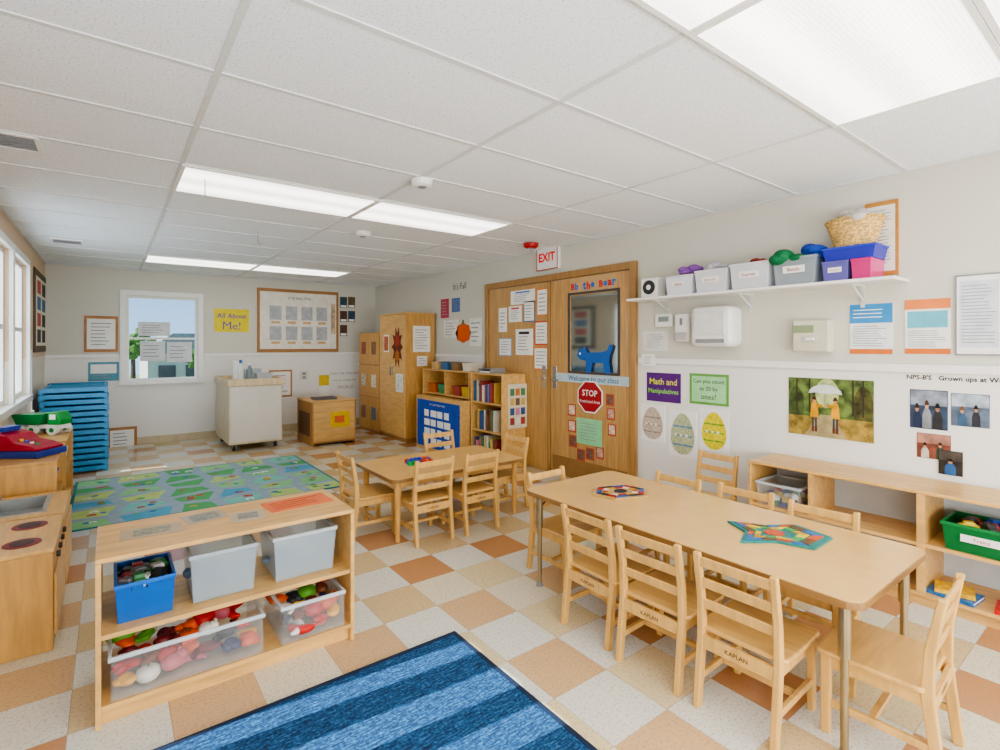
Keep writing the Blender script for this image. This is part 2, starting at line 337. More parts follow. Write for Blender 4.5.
for d,y in ((d1,ym_-.07),(d2,ym_+.1)):
    MB().box(DX-.006,DX-.0002,y-.03,y+.03,.93,1.17).build('lock_plate',CHROME,d,bev=.002)
    MB().tube((DX-.006,y,1.03),(DX-.05,y,1.03),.012).tube((DX-.045,y,1.03),(DX-.045,y+(.1 if d is d2 else -.1),1.03),.009).build('door_handle',CHROME,d)
MB().box(DX-.003,DX-.0002,a+.03,bb-.03,.02,.22).build('kick_plate',M('97703e',.4),d1)
DK=DX
def page(l,x0,x1,yt,yb,side='R',const=None,border=None,n=7,g=None,hd=None,bg=PAPER,name='posted_paper',cat='paper',off=.0004):
    p=flat(name,l,cat,side,x0,x1,yt,yb,border or bg,g,const,off=off)
    if border:sub(p,'sheet',-.43,.43,-.44,.44,bg)
    if hd:sub(p,'heading',-.3,.3,.3,.4,hd,2)
    lines(p,-.34,.34,-.36,.26 if hd else .36,n);return p
for a in (('white notice high on left door beside orange framed one',509,522,306,322,None,M('d04a3a')),('small white sheet at the left edge of left door',499,507,308,332,None,None),
 ('white notice with colourful heading at top of left door',511,535,290,304,None,BLUE),('orange bordered notice at upper right of left door',537,549,288,316,M('e8853a'),None),
 ('white sheet with a dark heading at middle of left door',516,533,329,355,None,INK),('red and white schedule under the orange framed notice',535,549,321,345,M('d8452e'),None),
 ('orange bordered schedule lowest beside the door handle',534,549,347,370,M('e8853a'),None),('small pale notice beside the lower schedule on left door',499,512,338,356,M('9aa7b8'),None),('photo sheet near left door middle',524,535,301,322,M('5a7a9a'),None)):
    page(a[0],a[1],a[2],a[3],a[4],const=DK,border=a[5],hd=a[6],n=5)
p=flat('letter_banner','red and blue cut-out letters across the top of right door','banner','R',571,617,275,294,M('c7a270',.5),const=DK,th=.002)
for k,(chh,c) in enumerate(zip('Bb the Bear',['d4202c','1f72c8','','1f72c8','d4202c','1f72c8','','d4202c','1f72c8','d4202c','1f72c8'])):
    if chh!=' ':tx(p,chh,-.49+k*.09,-.41+k*.09,0,M(c),.8,bold=.04)
cat=[(-.5,.1),(-.42,.38),(-.36,.3),(-.28,.42),(-.2,.2),(.2,.22),(.34,.28),(.42,.5),(.5,.42),(.42,.1),(.4,-.1),(.44,-.5),(.3,-.5),(.24,-.15),(-.05,-.15),(-.1,-.5),(-.24,-.5),(-.22,-.1),(-.4,-.05)]
p=flat('animal_cutout','blue paper animal cut-out at the foot of the door window','paper cutout','R',577,613,344,373,M('1f5fae',.6),const=DK-.0085,shape=cat)
sub(p,'eye',-.42,-.38,.12,.2,WHITE)
p=flat('word_strip','pale blue lettering strip under the right door window','sign','R',557,634,375,384,M('b9cdd6',.7),const=DK,th=.002);tx(p,'Welcome to our class',-.46,.46,0,M('3b6f9c'),.6)
p=flat('stop_sign','red octagonal stop sign on the right door','sign','R',578,603,381,413,WHITE,const=DK,th=.005,shape=OCT);sub(p,'red_face',-.46,.46,-.46,.46,M('a81420'),1,OCT);tx(p,'STOP',-.3,.3,.12,WHITE,.26);tx(p,'Restricted Area',-.4,.4,-.14,WHITE,.12,bold=0)
page('green paper sheet below the stop sign',577,602,419,445,const=DK,bg=M('8fd6a0',.7),n=6)
for i,(x,y) in enumerate(((572,410),(572,426),(573,441),(610,400),(611,414),(612,430),(590,454),(581,455),(600,453))):
    q=flat('photo_print','small photo print taped around the stop sign on right door','photo','R',x-4,x+4,y-6,y+6,M('b8503c',.6),'photos on the right door',const=DK,th=.002)
    sub(q,'picture',-.36,.36,-.36,.4,M(random.choice(['7a5a4a','9aa0a8','c8a090','e0c8b0']),.6,.4,'speck'))
t=thing('exit_sign','white exit sign with red letters above the doors','exit sign');y0,z1=onX(538,247,XR-.03);y1,z0=onX(559,268,XR-.03);t.location=(XR-.03,(y0+y1)/2,(z0+z1)/2);t.rotation_euler=FR['R'].to_euler()
w,h=y0-y1,z1-z0;MB().box(-w/2,w/2,-h/2,h/2,-.028,.02).build('housing',WHITE,t,bev=.004);text('EXIT',w*.78,emis('exit_red','d01414',.35),t,0,0,.0225,h*.6,bold=.03)
MB().ring(w/2,h/2,.01,.0202,.022).build('red_border',RED,t)
# ================= RIGHT WALL decor
def box_on_wall(name,l,c,x0,x1,yt,yb,dep,m,parts=(),bev=None):
    y0,zt=onX(x0,(yt),XR-dep);y1=onX(x1,yt,XR-dep)[0];zt=onX((x0+x1)/2,yt,XR-dep)[1];zb=onX((x0+x1)/2,yb,XR-dep)[1]
    t=thing(name,l,c);t.location=(XR-.0005,(y0+y1)/2,(zt+zb)/2);t.rotation_euler=FR['R'].to_euler();w,h=y0-y1,zt-zb
    MB().box(-w/2,w/2,-h/2,h/2,0,dep).build('body',m,t,bev=bev or min(.012,dep/4))
    for n,a0,a1,b0,b1,z,mm in parts:MB().box(a0*w,a1*w,b0*h,b1*h,dep-.002,dep+z).build(n,mm,t,bev=.002)
    return t
box_on_wall('thermostat','small white thermostat on the wall right of the doors','thermostat',655,672,314,327,.03,WHITE,[('display',-.3,.3,-.1,.3,.001,M('8fa09a'))])
box_on_wall('soap_dispenser','narrow white soap dispenser beside the towel dispenser','soap dispenser',674,688,314,342,.09,WHITE,[('push_bar',-.35,.35,-.42,-.15,.012,M('c9c9c6')),('level_window',-.1,.1,.1,.35,.001,GREY)],.02)
box_on_wall('towel_dispenser','large white paper towel dispenser under the wall shelf','towel dispenser',689,731,306,347,.19,M('e9e9e8',.3,.02),[('front_cover',-.36,.36,-.2,.36,.012,M('dededc',.3)),('outlet_slot',-.34,.34,-.4,-.3,.002,GREY)],.05)
box_on_wall('glove_box_holder','beige box of disposable gloves on a small wall holder','glove box',792,829,320,352,.09,M('d3cfba',.6,.05),[('green_band',-.48,.1,.1,.34,.002,M('93a37c')),('opening',-.25,.2,-.2,.0,.002,M('c9c7bd')),('glove_tuft',-.1,.12,-.14,-.05,.02,WHITE)])
page('small grey notice on wall beside the door trim',643,668,331,351,bg=M('e3e2dc',.7))
page('white and tan note taped on the rail by the doors',644,657,354,366,n=3,off=.0255)
p=flat('sign_card','purple sign reading math and manipulatives','sign','R',647,681,373,402,M('5a1f7a',.6));tx(p,'Math and',-.4,.4,.2,M('e6e04a'),.26);tx(p,'Manipulatives',-.44,.44,-.15,M('9be05a'),.24)
p=flat('sign_card','green sign with a handwritten counting question','sign','R',690,729,374,405,M('6aa84c',.6));sub(p,'inner_sheet',-.44,.44,-.42,.42,M('a4dca0',.7));tx(p,'Can you count',-.4,.4,.24,INK,.17,bold=0);tx(p,'to 20 by',-.3,.3,0,INK,.17,bold=0);tx(p,'ones?',-.2,.2,-.24,INK,.17,bold=0)
for x0,x1,yt,yb,c,s,l in ((641,665,405,441,'c4b4a4','a08c80','brown spotted paper egg, leftmost of three'),(669,697,411,457,'b4bc94','6c8ba8','greyish blue and yellow paper egg, middle of three'),(700,729,410,452,'e2d21c','7aa83c','bright yellow paper egg, right of three')):
    p=flat('egg_drawing',l,'drawing','R',x0,x1,yt,yb,PAPER,'paper eggs');sub(p,'egg',-.42,.42,-.45,.45,M(c,.7,.2,'speck'),1,EGG)
    for k in range(3):sub(p,'stripe',-.34,.34,-.26+k*.2,-.22+k*.2,M(s,.7,.3,'speck'),2)
    for k in range(3):sub(p,'dot',-.3+k*.2,-.2+k*.2,-.06,.0,M('e9e4d0'),3,CIRC)
p=flat('photo_poster','large photo poster of two children in yellow coats under an umbrella','poster','R',789,874,379,438,M('4f6a30',.5,.4,'blur'))
sub(p,'tree_background',-.5,.5,-.12,.5,M('5c7038',.6,.7,'blur'))
sub(p,'left_bushes',-.5,-.3,-.3,.35,M('3f5026',.6,.6,'blur'),1.6,CIRC);sub(p,'right_bushes',.28,.5,-.3,.4,M('4a4a22',.6,.7,'blur'),1.7,CIRC);sub(p,'leaf_ground',-.5,.5,-.5,-.16,M('96803a',.6,.5,'blur'),2)
sub(p,'open_path',-.3,.22,-.5,-.12,M('a89a70',.6,.2,'blur'),2.4,[(-.5,-.5),(.5,-.5),(.16,.5),(-.12,.5)]);sub(p,'light_gap',-.16,.12,.0,.5,M('bcc888',.6,.3,'blur'),2.6,CIRC)
for x in (-.4,-.24,.27,.38):sub(p,'tree_trunk',x,x+.018,-.1,.5,M('3a3020'),3)
RP=random.Random(5)
for k in range(26):
    x,y=RP.uniform(-.48,.46),RP.uniform(-.48,-.2);sub(p,'fallen_leaf',x,x+.018,y,y+.022,M(RP.choice(['c8862c','d8a040','a8582a'])),3,CIRC)
for cx,sg in ((-.17,1),(.08,-1)):
    for q in (-.03,.008):sub(p,'child_leg',cx+q,cx+q+.022,-.36,-.12,M('3c4250'),4);sub(p,'boot',cx+q-.004,cx+q+.026,-.42,-.33,M('6a3a2a'),5)
    sub(p,'yellow_coat',cx-.052,cx+.052,-.17,.1,M('e0a41c',.6,.2,'blur'),5,[(-.5,-.5),(.5,-.5),(.45,-.1),(.34,.38),(.14,.5),(-.14,.5),(-.34,.38),(-.45,-.1)])
    sub(p,'coat_sleeve',cx+sg*.02,cx+sg*.1,-.03,.08,M('c08a14'),6,[(-.5*sg,-.1),(-.5*sg,.5),(.5*sg,.2),(.5*sg,-.2)]);sub(p,'child_head',cx-.024,cx+.024,.09,.18,M('c89070'),6,CIRC);sub(p,'child_hair',cx-.027,cx+.027,.13,.195,M('4a2c1c'),7,DOME)
sub(p,'umbrella_pole',-.045,-.038,-.02,.36,M('8a8a88'),7);sub(p,'umbrella',-.24,.16,.24,.42,M('d8dedc',.5,.08,'blur'),8,[(.5*math.cos(i*math.pi/8),.9*math.sin(i*math.pi/8)-.5) for i in range(9)]+[(-.3,-.4),(-.1,-.48),(.1,-.48),(.3,-.4)])
p=flat('letter_banner','handwritten black heading letters above the family photos','lettering','R',905,1016,372,387,M('edebe6',.8,.01),th=.001)
tx(p,"NPS-B'S   Grown ups at Work",-.48,.48,0,M('101018'),.95,bold=.02)
def photo(l,x0,x1,yt,yb,bgc,top,figs,th=.002):
    p=flat('photo_print',l,'photo','R',x0,x1,yt,yb,M(bgc,.5,.4,'blur'),'family photos',th=th);sub(p,'background_top',-.48,.48,.1,.48,M(top,.6,.35,'blur'))
    for cx,wd,hy,coat,skin,hair in figs:
        sub(p,'figure',cx-wd,cx+wd,-.48,hy,M(coat,.6,.2,'blur'),2+RP.random(),[(-.5,-.5),(.5,-.5),(.48,.15),(.3,.42),(.12,.5),(-.12,.5),(-.3,.42),(-.48,.15)]);sub(p,'face',cx-wd*.42,cx+wd*.42,hy-.03,hy+.16,M(skin),4,CIRC);sub(p,'hair',cx-wd*.48,cx+wd*.48,hy+.07,hy+.2,M(hair),5,DOME)
    return p
photo('group photo of people, upper left of the four family photos',910,948,390,429,'34445c','8890a0',[(-.3,.12,-.05,'22304e','b98468','2a1c16'),(-.04,.12,.04,'8a8c94','d0a084','4a3020'),(.24,.13,-.02,'2a2a30','a87858','1a1412')])
photo('office photo print, upper right of the family photos',951,990,394,427,'5c6c80','a4b0bc',[(-.2,.12,-.08,'3a5a7a','c89878','6a4a30'),(.16,.11,-.02,'2a2a34','b98468','1a1412')])
photo('meeting photo print, lower left of the family photos',917,951,434,459,'7c4434','a87868',[(-.25,.12,-.06,'c8c0b4','b98468','2a1c16'),(.2,.13,.0,'3a4a3a','c89878','3a2a20')])
photo('photo of a man in a blue shirt, lowest of the family photos',939,963,451,475,'2c2824','4a423a',[(0,.24,.0,'2c5a90','b98468','1c1410')],.009)
p=flat('notice_poster','blue notice poster on wall right of the glove box','poster','R',850,893,304,354,M('e9eef0',.5));sub(p,'blue_header',-.5,.5,.12,.5,M('2f8fcf'));sub(p,'orange_band',-.5,.5,-.5,-.4,M('e07a30'));lines(p,-.42,.42,-.36,.08,9);lines(p,-.42,.3,.2,.42,3,WHITE)
p=flat('notice_poster','orange and teal notice poster beside the white board','poster','R',905,951,299,354,M('eef0ee',.5));sub(p,'orange_header',-.5,.5,.32,.5,M('ee8a4a'));sub(p,'teal_block',-.44,.44,-.02,.28,M('6ab8cf'));sub(p,'orange_footer',-.5,.5,-.5,-.4,M('e07a30'));lines(p,-.42,.42,-.38,-.06,8)
p=flat('white_board','white board with printed charts in a silver frame','notice board','R',956,1075,271,356,GREY,th=.015);sub(p,'board_face',-.485,.485,-.48,.48,WHITE);sub(p,'chart',-.46,-.1,-.4,.42,M('d8dce4',.6),2);sub(p,'chart',-.06,.4,-.4,.42,M('d6dee0',.6),2);lines(p,-.44,-.12,-.36,.38,18,None,4);lines(p,-.04,.38,-.36,.38,18,None,4)
for x0,x1,yt,yb,l,c,nm in ((441,449,299,318,'small red and blue paper cut-out left of the wall drawings','b8485a','paper cutout'),(452,460,298,312,'small blue paper cut-out beside the red one','5a78b0','paper cutout'),(444,458,320,338,'white note under the paper cut-outs','eceae2','paper'),(470,482,318,346,'tall white handwritten note beside the pumpkin','f0efe8','paper')):
    p=flat('posted_paper',l,nm,'R',x0,x1,yt,yb,M(c,.7,.1));lines(p,-.36,.36,-.4,.4,5)
p=flat('letter_banner','black handwritten greeting letters high left of the doors','lettering','R',452,468,282,290,M('d6d3c7',.8,.01),th=.001);tx(p,"It's Fall",-.45,.45,0,INK,.8,bold=0)
p=flat('pumpkin_cutout','orange paper pumpkin on wall left of the doors','paper cutout','R',456,471,320,343,M('e0601a',.6),shape=[(.5*math.cos(t)*(1+.06*math.cos(8*t)),.42*math.sin(t)*(1+.06*math.cos(8*t))-.06) for t in [i*math.pi/16 for i in range(32)]])
sub(p,'stem',-.06,.06,.32,.5,M('4f7a34'))
# wall shelf
SZ=1.8;t=thing('wall_shelf','long white wall shelf on metal brackets holding toy bins','shelf',(XR-.001,1.95,SZ))
MB().box(-.27,0,-.96,.96,-.02,0).build('board',WHITE,t,bev=.003)
for y in (-.72,0.0,.72):
    MB().box(-.006,0,y-.012,y+.012,-.16,-.021).box(-.2,0,y-.01,y+.01,-.028,-.0205).prism([(-.18,-.028),(-.006,-.12),(-.006,-.105),(-.16,-.028)],y-.003,y+.003,'y').build('bracket',M('d8d8d4'),t)
def bin_(l,loc,w,d,h,m,rz=0,g=None,lab=None,labm=None,rimm=None,name='storage_bin',cat='bin',taper=.88):
    t=thing(name,l,cat,loc,rz,g);MB().shell(w*taper,d*taper,w*.97,d*.97,h).build('body',m,t,bev=.002)
    MB().ring(w/2,d/2,.012,h-.014,h+.002).build('rim',rimm or m,t,bev=.002)
    if lab:
        y=-d*.5+.001;q=Matrix(((1,0,0,0),(0,0,-1,y),(0,1,0,h*.55),(0,0,0,1)))
        MB().box(-w*.25,w*.25,y+.001,y+.004,h*.42,h*.68).build('name_card',WHITE,t);text(lab,w*.4,labm or RED,t,0,0,.0015,h*.13,mtx=q,bold=0)
    return t
XS=XR-.135
def ys(px):return onX(px,280,XS-.1)[0]
t=thing('air_purifier','white box air purifier with round black grille on the wall shelf','air purifier',(XS,ys(646),SZ+.0005),-90)
MB().box(-.085,.085,-.06,.06,0,.17).build('body',WHITE,t,bev=.01);MB().tube((0,-.0605,.09),(0,-.066,.09),.06,n=24).build('grille',BLACK,t);MB().tube((0,-.066,.09),(0,-.069,.09),.022,n=16).build('hub',WHITE,t)
WB=clear('milky_plastic','e6e8ee',.78,.2);bins=[]
for x0,x1,h,m,l,lab in ((667,694,.15,WB,'small white bin with a red name card, leftmost on the wall shelf','Games'),(696,729,.165,WB,'white bin with a red name card, second on the wall shelf','Smocks'),(731,771,.18,WB,'large white bin with red lettering at middle of the wall shelf','Scarves'),(774,818,.18,BINC,'clear bin holding blue and green fabric on the wall shelf','Beads'),(823,850,.12,clear('lilac_clear','7a78c8',.6),'clear blue purple bin beside the pink one on the wall shelf','Connect'),(852,873,.12,clear('pink_clear','e0408c',.75),'small pink bin at the right end of the wall shelf',None)):
    a,b_=ys(x0),ys(x1);w=a-b_;bin_(l,(XS-.01,(a+b_)/2,SZ+.0008),w,.24,h,m,-90,'wall shelf bins',lab)
    bins.append(((a+b_)/2,w,h))
def soft(name,l,c,loc,r,m,g=None,rz=0,kind=0):
    t=thing(name,l,c,loc,rz,g)
    if kind==0:
        MB().ball((0,0,r*.75),(r,r*.8,r*.75),3,0,.01).build('body',m,t,smooth=True);MB().ball((r*.8,0,r*1.1),(r*.55,r*.5,r*.5),3,0,.01).build('head',m,t,smooth=True)
        for s in (-1,1):MB().ball((r*.8,s*r*.35,r*1.55),(r*.2,r*.16,r*.22),2).build('ear',m,t,smooth=True)
    elif kind==2: # curved smooth crescent play piece
        b=MB();n=12;P=[(r*1.25*math.cos(a),r*1.05*math.sin(a),r*.4) for a in [k*.26 for k in range(n+1)]];rad=[r*(.12+.34*math.sin(math.pi*i/n)) for i in range(n+1)]
        rings=[]
        for i,p in enumerate(P):
            ang=i*.26;rings.append([b.bm.verts.new((p[0]+rad[i]*math.cos(q)*math.cos(ang),p[1]+rad[i]*math.cos(q)*math.sin(ang),p[2]+rad[i]*math.sin(q))) for q in [2*math.pi*j/12 for j in range(12)]])
        for A,B in zip(rings,rings[1:]):
            for j in range(12):b._f([A[j],A[(j+1)%12],B[(j+1)%12],B[j]],0)
        b._f(rings[0][::-1],0);b._f(rings[-1],0);b.build('body',m,t,smooth=True)
    elif kind==3: # round fruit-like play piece with stem
        MB().lathe([(r*.2,0),(r*.75,r*.12),(r,r*.5),(r*.92,r*.95),(r*.5,r*1.25),(r*.12,r*1.2)],n=20).build('body',m,t,smooth=True);MB().tube((0,0,r*1.2),(r*.12,0,r*1.45),r*.07,n=8).build('stem',M('4a6a2a'),t)
    else:
        b=MB()
        for k in range(7):b.ball((random.uniform(-r,r)*.6,random.uniform(-r,r)*.5,r*.45+random.uniform(0,r*.4)),(r*random.uniform(.45,.7),r*random.uniform(.4,.65),r*random.uniform(.25,.42)),3,0,.02)
        b.build('folded_cloth',m,t,smooth=True)
    return t
Y=bins[0][0];soft('tulle_scarf','bundle of purple tulle in the leftmost wall shelf bins','fabric',(XS-.01,Y-.05,SZ+.13),.09,M('8a55a8',.8,.3,'cloth'),kind=1)
soft('tulle_scarf','bundle of pale grey fabric poking out of a white shelf bin','fabric',(XS-.01,bins[1][0],SZ+.145),.08,M('b9b6c0',.8,.3,'cloth'),kind=1)
soft('tulle_scarf','bundle of dark green fabric in the clear shelf bin','fabric',(XS-.02,bins[3][0]+.05,SZ+.1),.12,M('0f6b3f',.8,.3,'cloth'),kind=1)
soft('tulle_scarf','bundle of blue fabric in the clear shelf bin','fabric',(XS-.0,bins[3][0]-.07,SZ+.14),.11,M('1c44a8',.8,.3,'cloth'),kind=1)
soft('tulle_scarf','loose red cloth between the large white bins','fabric',(XS+.02,bins[2][0],SZ+.15),.07,M('8a322a',.8,.3,'cloth'),kind=1)
h=.12;Y=(bins[4][0]+bins[5][0])/2;w=.3
t=thing('plastic_tub','bright blue tub stacked on the purple and pink bins','tub',(XS-.01,Y,SZ+h+.004),-90);MB().shell(w*.85,.2,w*.95,.22,.08).build('body',M('2a30a8',.4),t);MB().ring(w*.49,.115,.014,.072,.082).build('lid',M('3048b8',.4),t)
t=thing('wicker_basket','tan wicker basket of pale cloths on top of the blue tub','basket',(XS-.01,Y,SZ+h+.087),-90)
b=MB()
for k in range(9):
    r=.105+.006*k;b.lathe([(r,k*.018),(r+.006,k*.018+.009),(r,k*.018+.018)],n=24)
b.build('body',M('dcb876',.7,.3,'wicker'),t);MB().lathe([(.155,.158),(.166,.166),(.158,.178),(.14,.166)],n=24).build('rim',M('cca864',.7,.3,'wicker'),t)
t.scale=(1.0,.8,1);soft('cloth_bundle','pale grey cloths heaped in the wicker basket','fabric',(XS-.01,Y,SZ+h+.2),.12,M('c3bcb6',.8,.3,'cloth'),kind=1)
p=flat('framed_document','tan framed document leaning behind the basket at shelf end','picture','R',866,899,202,276,M('b88038',.4,.1,'wood'),th=.02);sub(p,'paper',-.42,.42,-.44,.44,M('e8e4da',.6));lines(p,-.34,.34,-.4,.4,18)
# ================= BACK WALL
FW=M('b07840',.5,.1,'wood')
p=flat('framed_certificate','tan framed certificate left of the back window','picture','B',84,118,316,352,FW,th=.015);sub(p,'paper',-.42,.42,-.42,.42,PAPER);lines(p,-.3,.3,-.34,.34,7)
p=flat('notice_card','small blue and white notice below the framed certificate','sign','B',88,119,362,381,M('5a9ab0',.6));sub(p,'paper',-.42,.42,-.1,.38,WHITE);lines(p,-.36,.36,-.4,-.14,2)
p=flat('framed_sheet','tan framed sheet standing low near the blue cots','picture','B',107,137,427,453,FW,th=.02,off=.016);sub(p,'paper',-.4,.4,-.4,.4,PAPER);lines(p,-.3,.3,-.34,.34,5)
p=flat('yellow_sign','yellow sign with purple words All About Me','sign','B',214,249,309,332,M('ead82c',.6));tx(p,'All About',-.42,.42,.2,M('6a4a9a'),.36);tx(p,'Me!',-.25,.25,-.22,M('6a4a9a'),.36,bold=0)
p=flat('bulletin_board','wood framed bulletin board with grey photo sheets on back wall','bulletin board','B',257,338,290,352,M('a87a48',.5,.1,'wood'),th=.02);sub(p,'board_face',-.47,.47,-.45,.45,M('efe9de',.7))
tx(p,'IT IS FALL FUN',-.14,.14,.36,INK,.06,bold=0)
for i in range(4):
    for j in range(2):
        x=-.36+i*.19;y=-.2+j*.32;sub(p,'photo_sheet',x,x+.14,y-.11,y+.11,M('b4b8bc',.6,.12,'blur'),2);sub(p,'caption',x+.02,x+.12,y-.17,y-.13,M('d4b080'),2)
sub(p,'side_card',.4,.46,-.2,.3,M('c8b090',.6,.3,'blur'),2)
for i in range(5):
    x=340+(i%2)*8;y=297+i//2*14;q=flat('photo_print','small dark photo print in cluster right of the bulletin board','photo','B',x,x+7,y,y+11,M(random.choice(['5a3a2e','2e4a5a','6a5a3a']),.5,.4,'speck'),'photos beside the bulletin board');sub(q,'caption_strip',-.4,.4,-.45,-.25,PAPER)
page('framed artwork sheet on lower wall right of the rolling cart',269,292,370,397,'B',border=FW,n=5,name='framed_artwork',cat='picture')
p=flat('tall_card','tall yellow and white card on lower back wall','poster','B',319,329,375,396,M('e6c83a',.6));sub(p,'white_half',-.5,.5,-.5,0,PAPER)
p=flat('letter_banner','faint quote lettering on the lower back wall','lettering','B',310,360,369,392,M('edebe6',.8,.01),th=.001,off=.0002);QL=M('98948a');tx(p,'EVEN THE SMALLEST',-.1,.48,.3,QL,.14,bold=0);tx(p,'one can change the',-.1,.45,.0,QL,.12,bold=0);tx(p,'WORLD',.0,.4,-.3,QL,.14,bold=0)
p=flat('wall_outlet','white outlet plate on the lower back wall','outlet','B',300,308,371,380,M('dcdad2'));sub(p,'socket',-.2,.2,.08,.34,GREY);sub(p,'socket',-.2,.2,-.34,-.08,GREY)
p=flat('wall_hanging','dark bordered hanging chart on left wall beyond the windows','wall hanging','L',33,46,273,352,M('5c4a3c',.7,.3,'cloth'),th=.012);sub(p,'panel',-.4,.4,-.42,.42,M('e6dcc8',.7));
for i in range(2):
    for j in range(4):sub(p,'patch',-.32+i*.36,-.06+i*.36,-.38+j*.2,-.22+j*.2,M(random.choice(['b84a3a','3a6a9a','7a9a4a','333333']),.7,.2),2)
# ================= FURNITURE builders
def shelf_unit(l,loc,rz,w,d,h,lev,divs=(),back=MAPLE,name='shelf_unit',base=.06,m=MAPLE):
    t=thing(name,l,'shelf',loc,rz);T=.018
    for s in (-1,1):MB().box(s*(w/2-T),s*w/2,-d/2,d/2,0,h-T).build('side_panel',m,t,bev=.003)
    MB().box(-w/2,w/2,-d/2,d/2,h-T,h).build('top',m,t,bev=.004)
    MB().box(-w/2+T,w/2-T,-d/2+.005,d/2-.01,base,base+T).build('bottom',m,t)
    for z in lev:MB().box(-w/2+T,w/2-T,-d/2+.01,d/2-.01,z-T,z).build('shelf_board',m,t)
    MB().box(-w/2+T,w/2-T,d/2-.009,d/2-.003,base,h-T).build('back_panel',back,t)
    for x,z0,z1,ww in divs:MB().box(x-ww,x+ww,-d/2+.006,d/2-.01,z0,z1).build('divider',m,t)
    MB().box(-w/2+T,w/2-T,-d/2+.03,-d/2+.045,0,base).build('toe_board',m,t)
    return t
fs=shelf_unit('low maple toy shelf in the foreground holding bins of toys',(.44,2.59,0),0,.97,.44,.62,[.335],back=clear('acrylic_back','dfe6e4',.08))
def topsheet(name,l,c,x,y,w,d,rz,m,z=.6205):
    o=MB().box(-w/2,w/2,-d/2,d/2,0,.0015).build(name,m,loc=(x,y,z));o.rotation_euler=(0,0,math.radians(rz));tag(o,l,c);D[o]=(w,d,.0015);return o
p=topsheet('activity_card','orange paper sheet taped on top of the foreground shelf','paper',.74,2.64,.3,.18,4,M('e47848',.6));lines(p,-.4,.4,-.35,.35,4,M('b9542c',.7))
p=topsheet('activity_card','faint pale card on top left of the foreground shelf','paper',.14,2.6,.22,.14,-3,M('b8a080',.35));sub(p,'picture',-.3,.3,-.3,.3,M('8f8c78',.4,.3,'speck'))
p=topsheet('activity_card','faint grey photo card on top middle of the foreground shelf','paper',.34,2.67,.16,.14,10,M('aea08a',.35));sub(p,'picture',-.35,.35,-.35,.35,M('84867e',.4,.3,'speck'))
p=topsheet('activity_card','small pale card on top of the foreground shelf near the orange sheet','paper',.5,2.57,.14,.14,-6,M('b9aa92',.35));sub(p,'picture',-.3,.3,-.3,.3,M('8c8a80',.4,.3,'speck'))
bin_('bright blue bin of toy cars on the foreground shelf',(.11,2.56,.3355),.2,.27,.15,M('0f5cb4',.4),rimm=M('1266c4',.4))
bin_('grey clear bin at middle of the foreground shelf',(.385,2.58,.3355),.26,.3,.2,BINC,rimm=clear('grey_rim','c2ccd2',.7))
bin_('frosted clear bin at right of the foreground shelf',(.72,2.58,.3355),.29,.3,.2,BINC,rimm=clear('pale_rim','d3dadc',.7))
cb=[(.262,.54),(.74,.29)]
bin_('wide clear bin of play pieces at lower left of the foreground shelf',(.262,2.545,.0785),.54,.34,.165,CLEAR,taper=.97,rimm=CRIM);bin_('narrow clear bin of play pieces at lower right of the foreground shelf',(.74,2.545,.0785),.29,.34,.165,CLEAR,taper=.97,rimm=CRIM)
cols=[('red','c0140c'),('dark grey','26262c'),('yellow','e8a818'),('white','e4e0d8'),('orange','e05818'),('green','5aa02a'),('maroon','6a1820'),('brown','7a3c1c'),('pink','c8606a'),('navy','1a2560')]
where=['wide','narrow']
for bi,(x,w) in enumerate(cb):
    nc=7 if bi==0 else 4;tot=nc*5
    for k in range(tot):
        n,c=cols[RP.choice([0,0,0,4,4,6,7,1,1,2,5,3,8,9])];i,j=k%nc,k//nc
        xx=x+(-.41+.82*i/(nc-1))*w*(.96 if bi==0 else .88)+random.uniform(-.008,.008);yy=2.435+.052*j
        soft('play_piece','%s play piece heaped in the %s clear bin'%(n,where[bi]),'toy',(xx,yy,.086+.022*j+.025*random.random()),random.uniform(.033,.047),M(c,.5,.1),'play pieces in the %s clear bin'%where[bi],random.uniform(0,360),[1,2,1,3,2,1,0,1][(k*3+bi)%8])
def car(l,loc,rz,c,g=None,scale=1):
    t=thing('toy_car',l,'toy car',loc,rz,g);MB().prism([(-.035,.01),(.035,.01),(.035,.022),(.02,.026),(.012,.038),(-.018,.038),(-.026,.026),(-.035,.024)],-.015,.015,'y').build('body',M(c,.35),t,bev=.002)
    for x in (-.02,.02):
        for y in (-.017,.017):MB().tube((x,y-.003,.009),(x,y+.003,.009),.009,n=12).build('wheel',BLACK,t)
    t.scale=(scale,)*3;return t
for k in range(12):
    n,c=[('grey','6a6a6e'),('green','2a6a3a'),('white','c8c8c8'),('black','1a1a1a'),('red','9a1a14')][k%5]
    car('small %s toy car heaped in the blue bin'%n,(.055+.033*(k%4),2.47+.055*(k//4),.45+.012*(k%2)),random.uniform(0,360),c,g='toy cars in the blue bin',scale=1.2)
for k in range(4):
    soft('tulle_scarf','dull toy cloth bundle inside a frosted bin on the foreground shelf','fabric',((.34,.43,.66,.78)[k],2.58,.35),.075,M(['5a6a7a','9aa0a8','7a8a9a','a8a89c'][k],.8,.3,'cloth'),'cloth in the frosted bins',0,1)
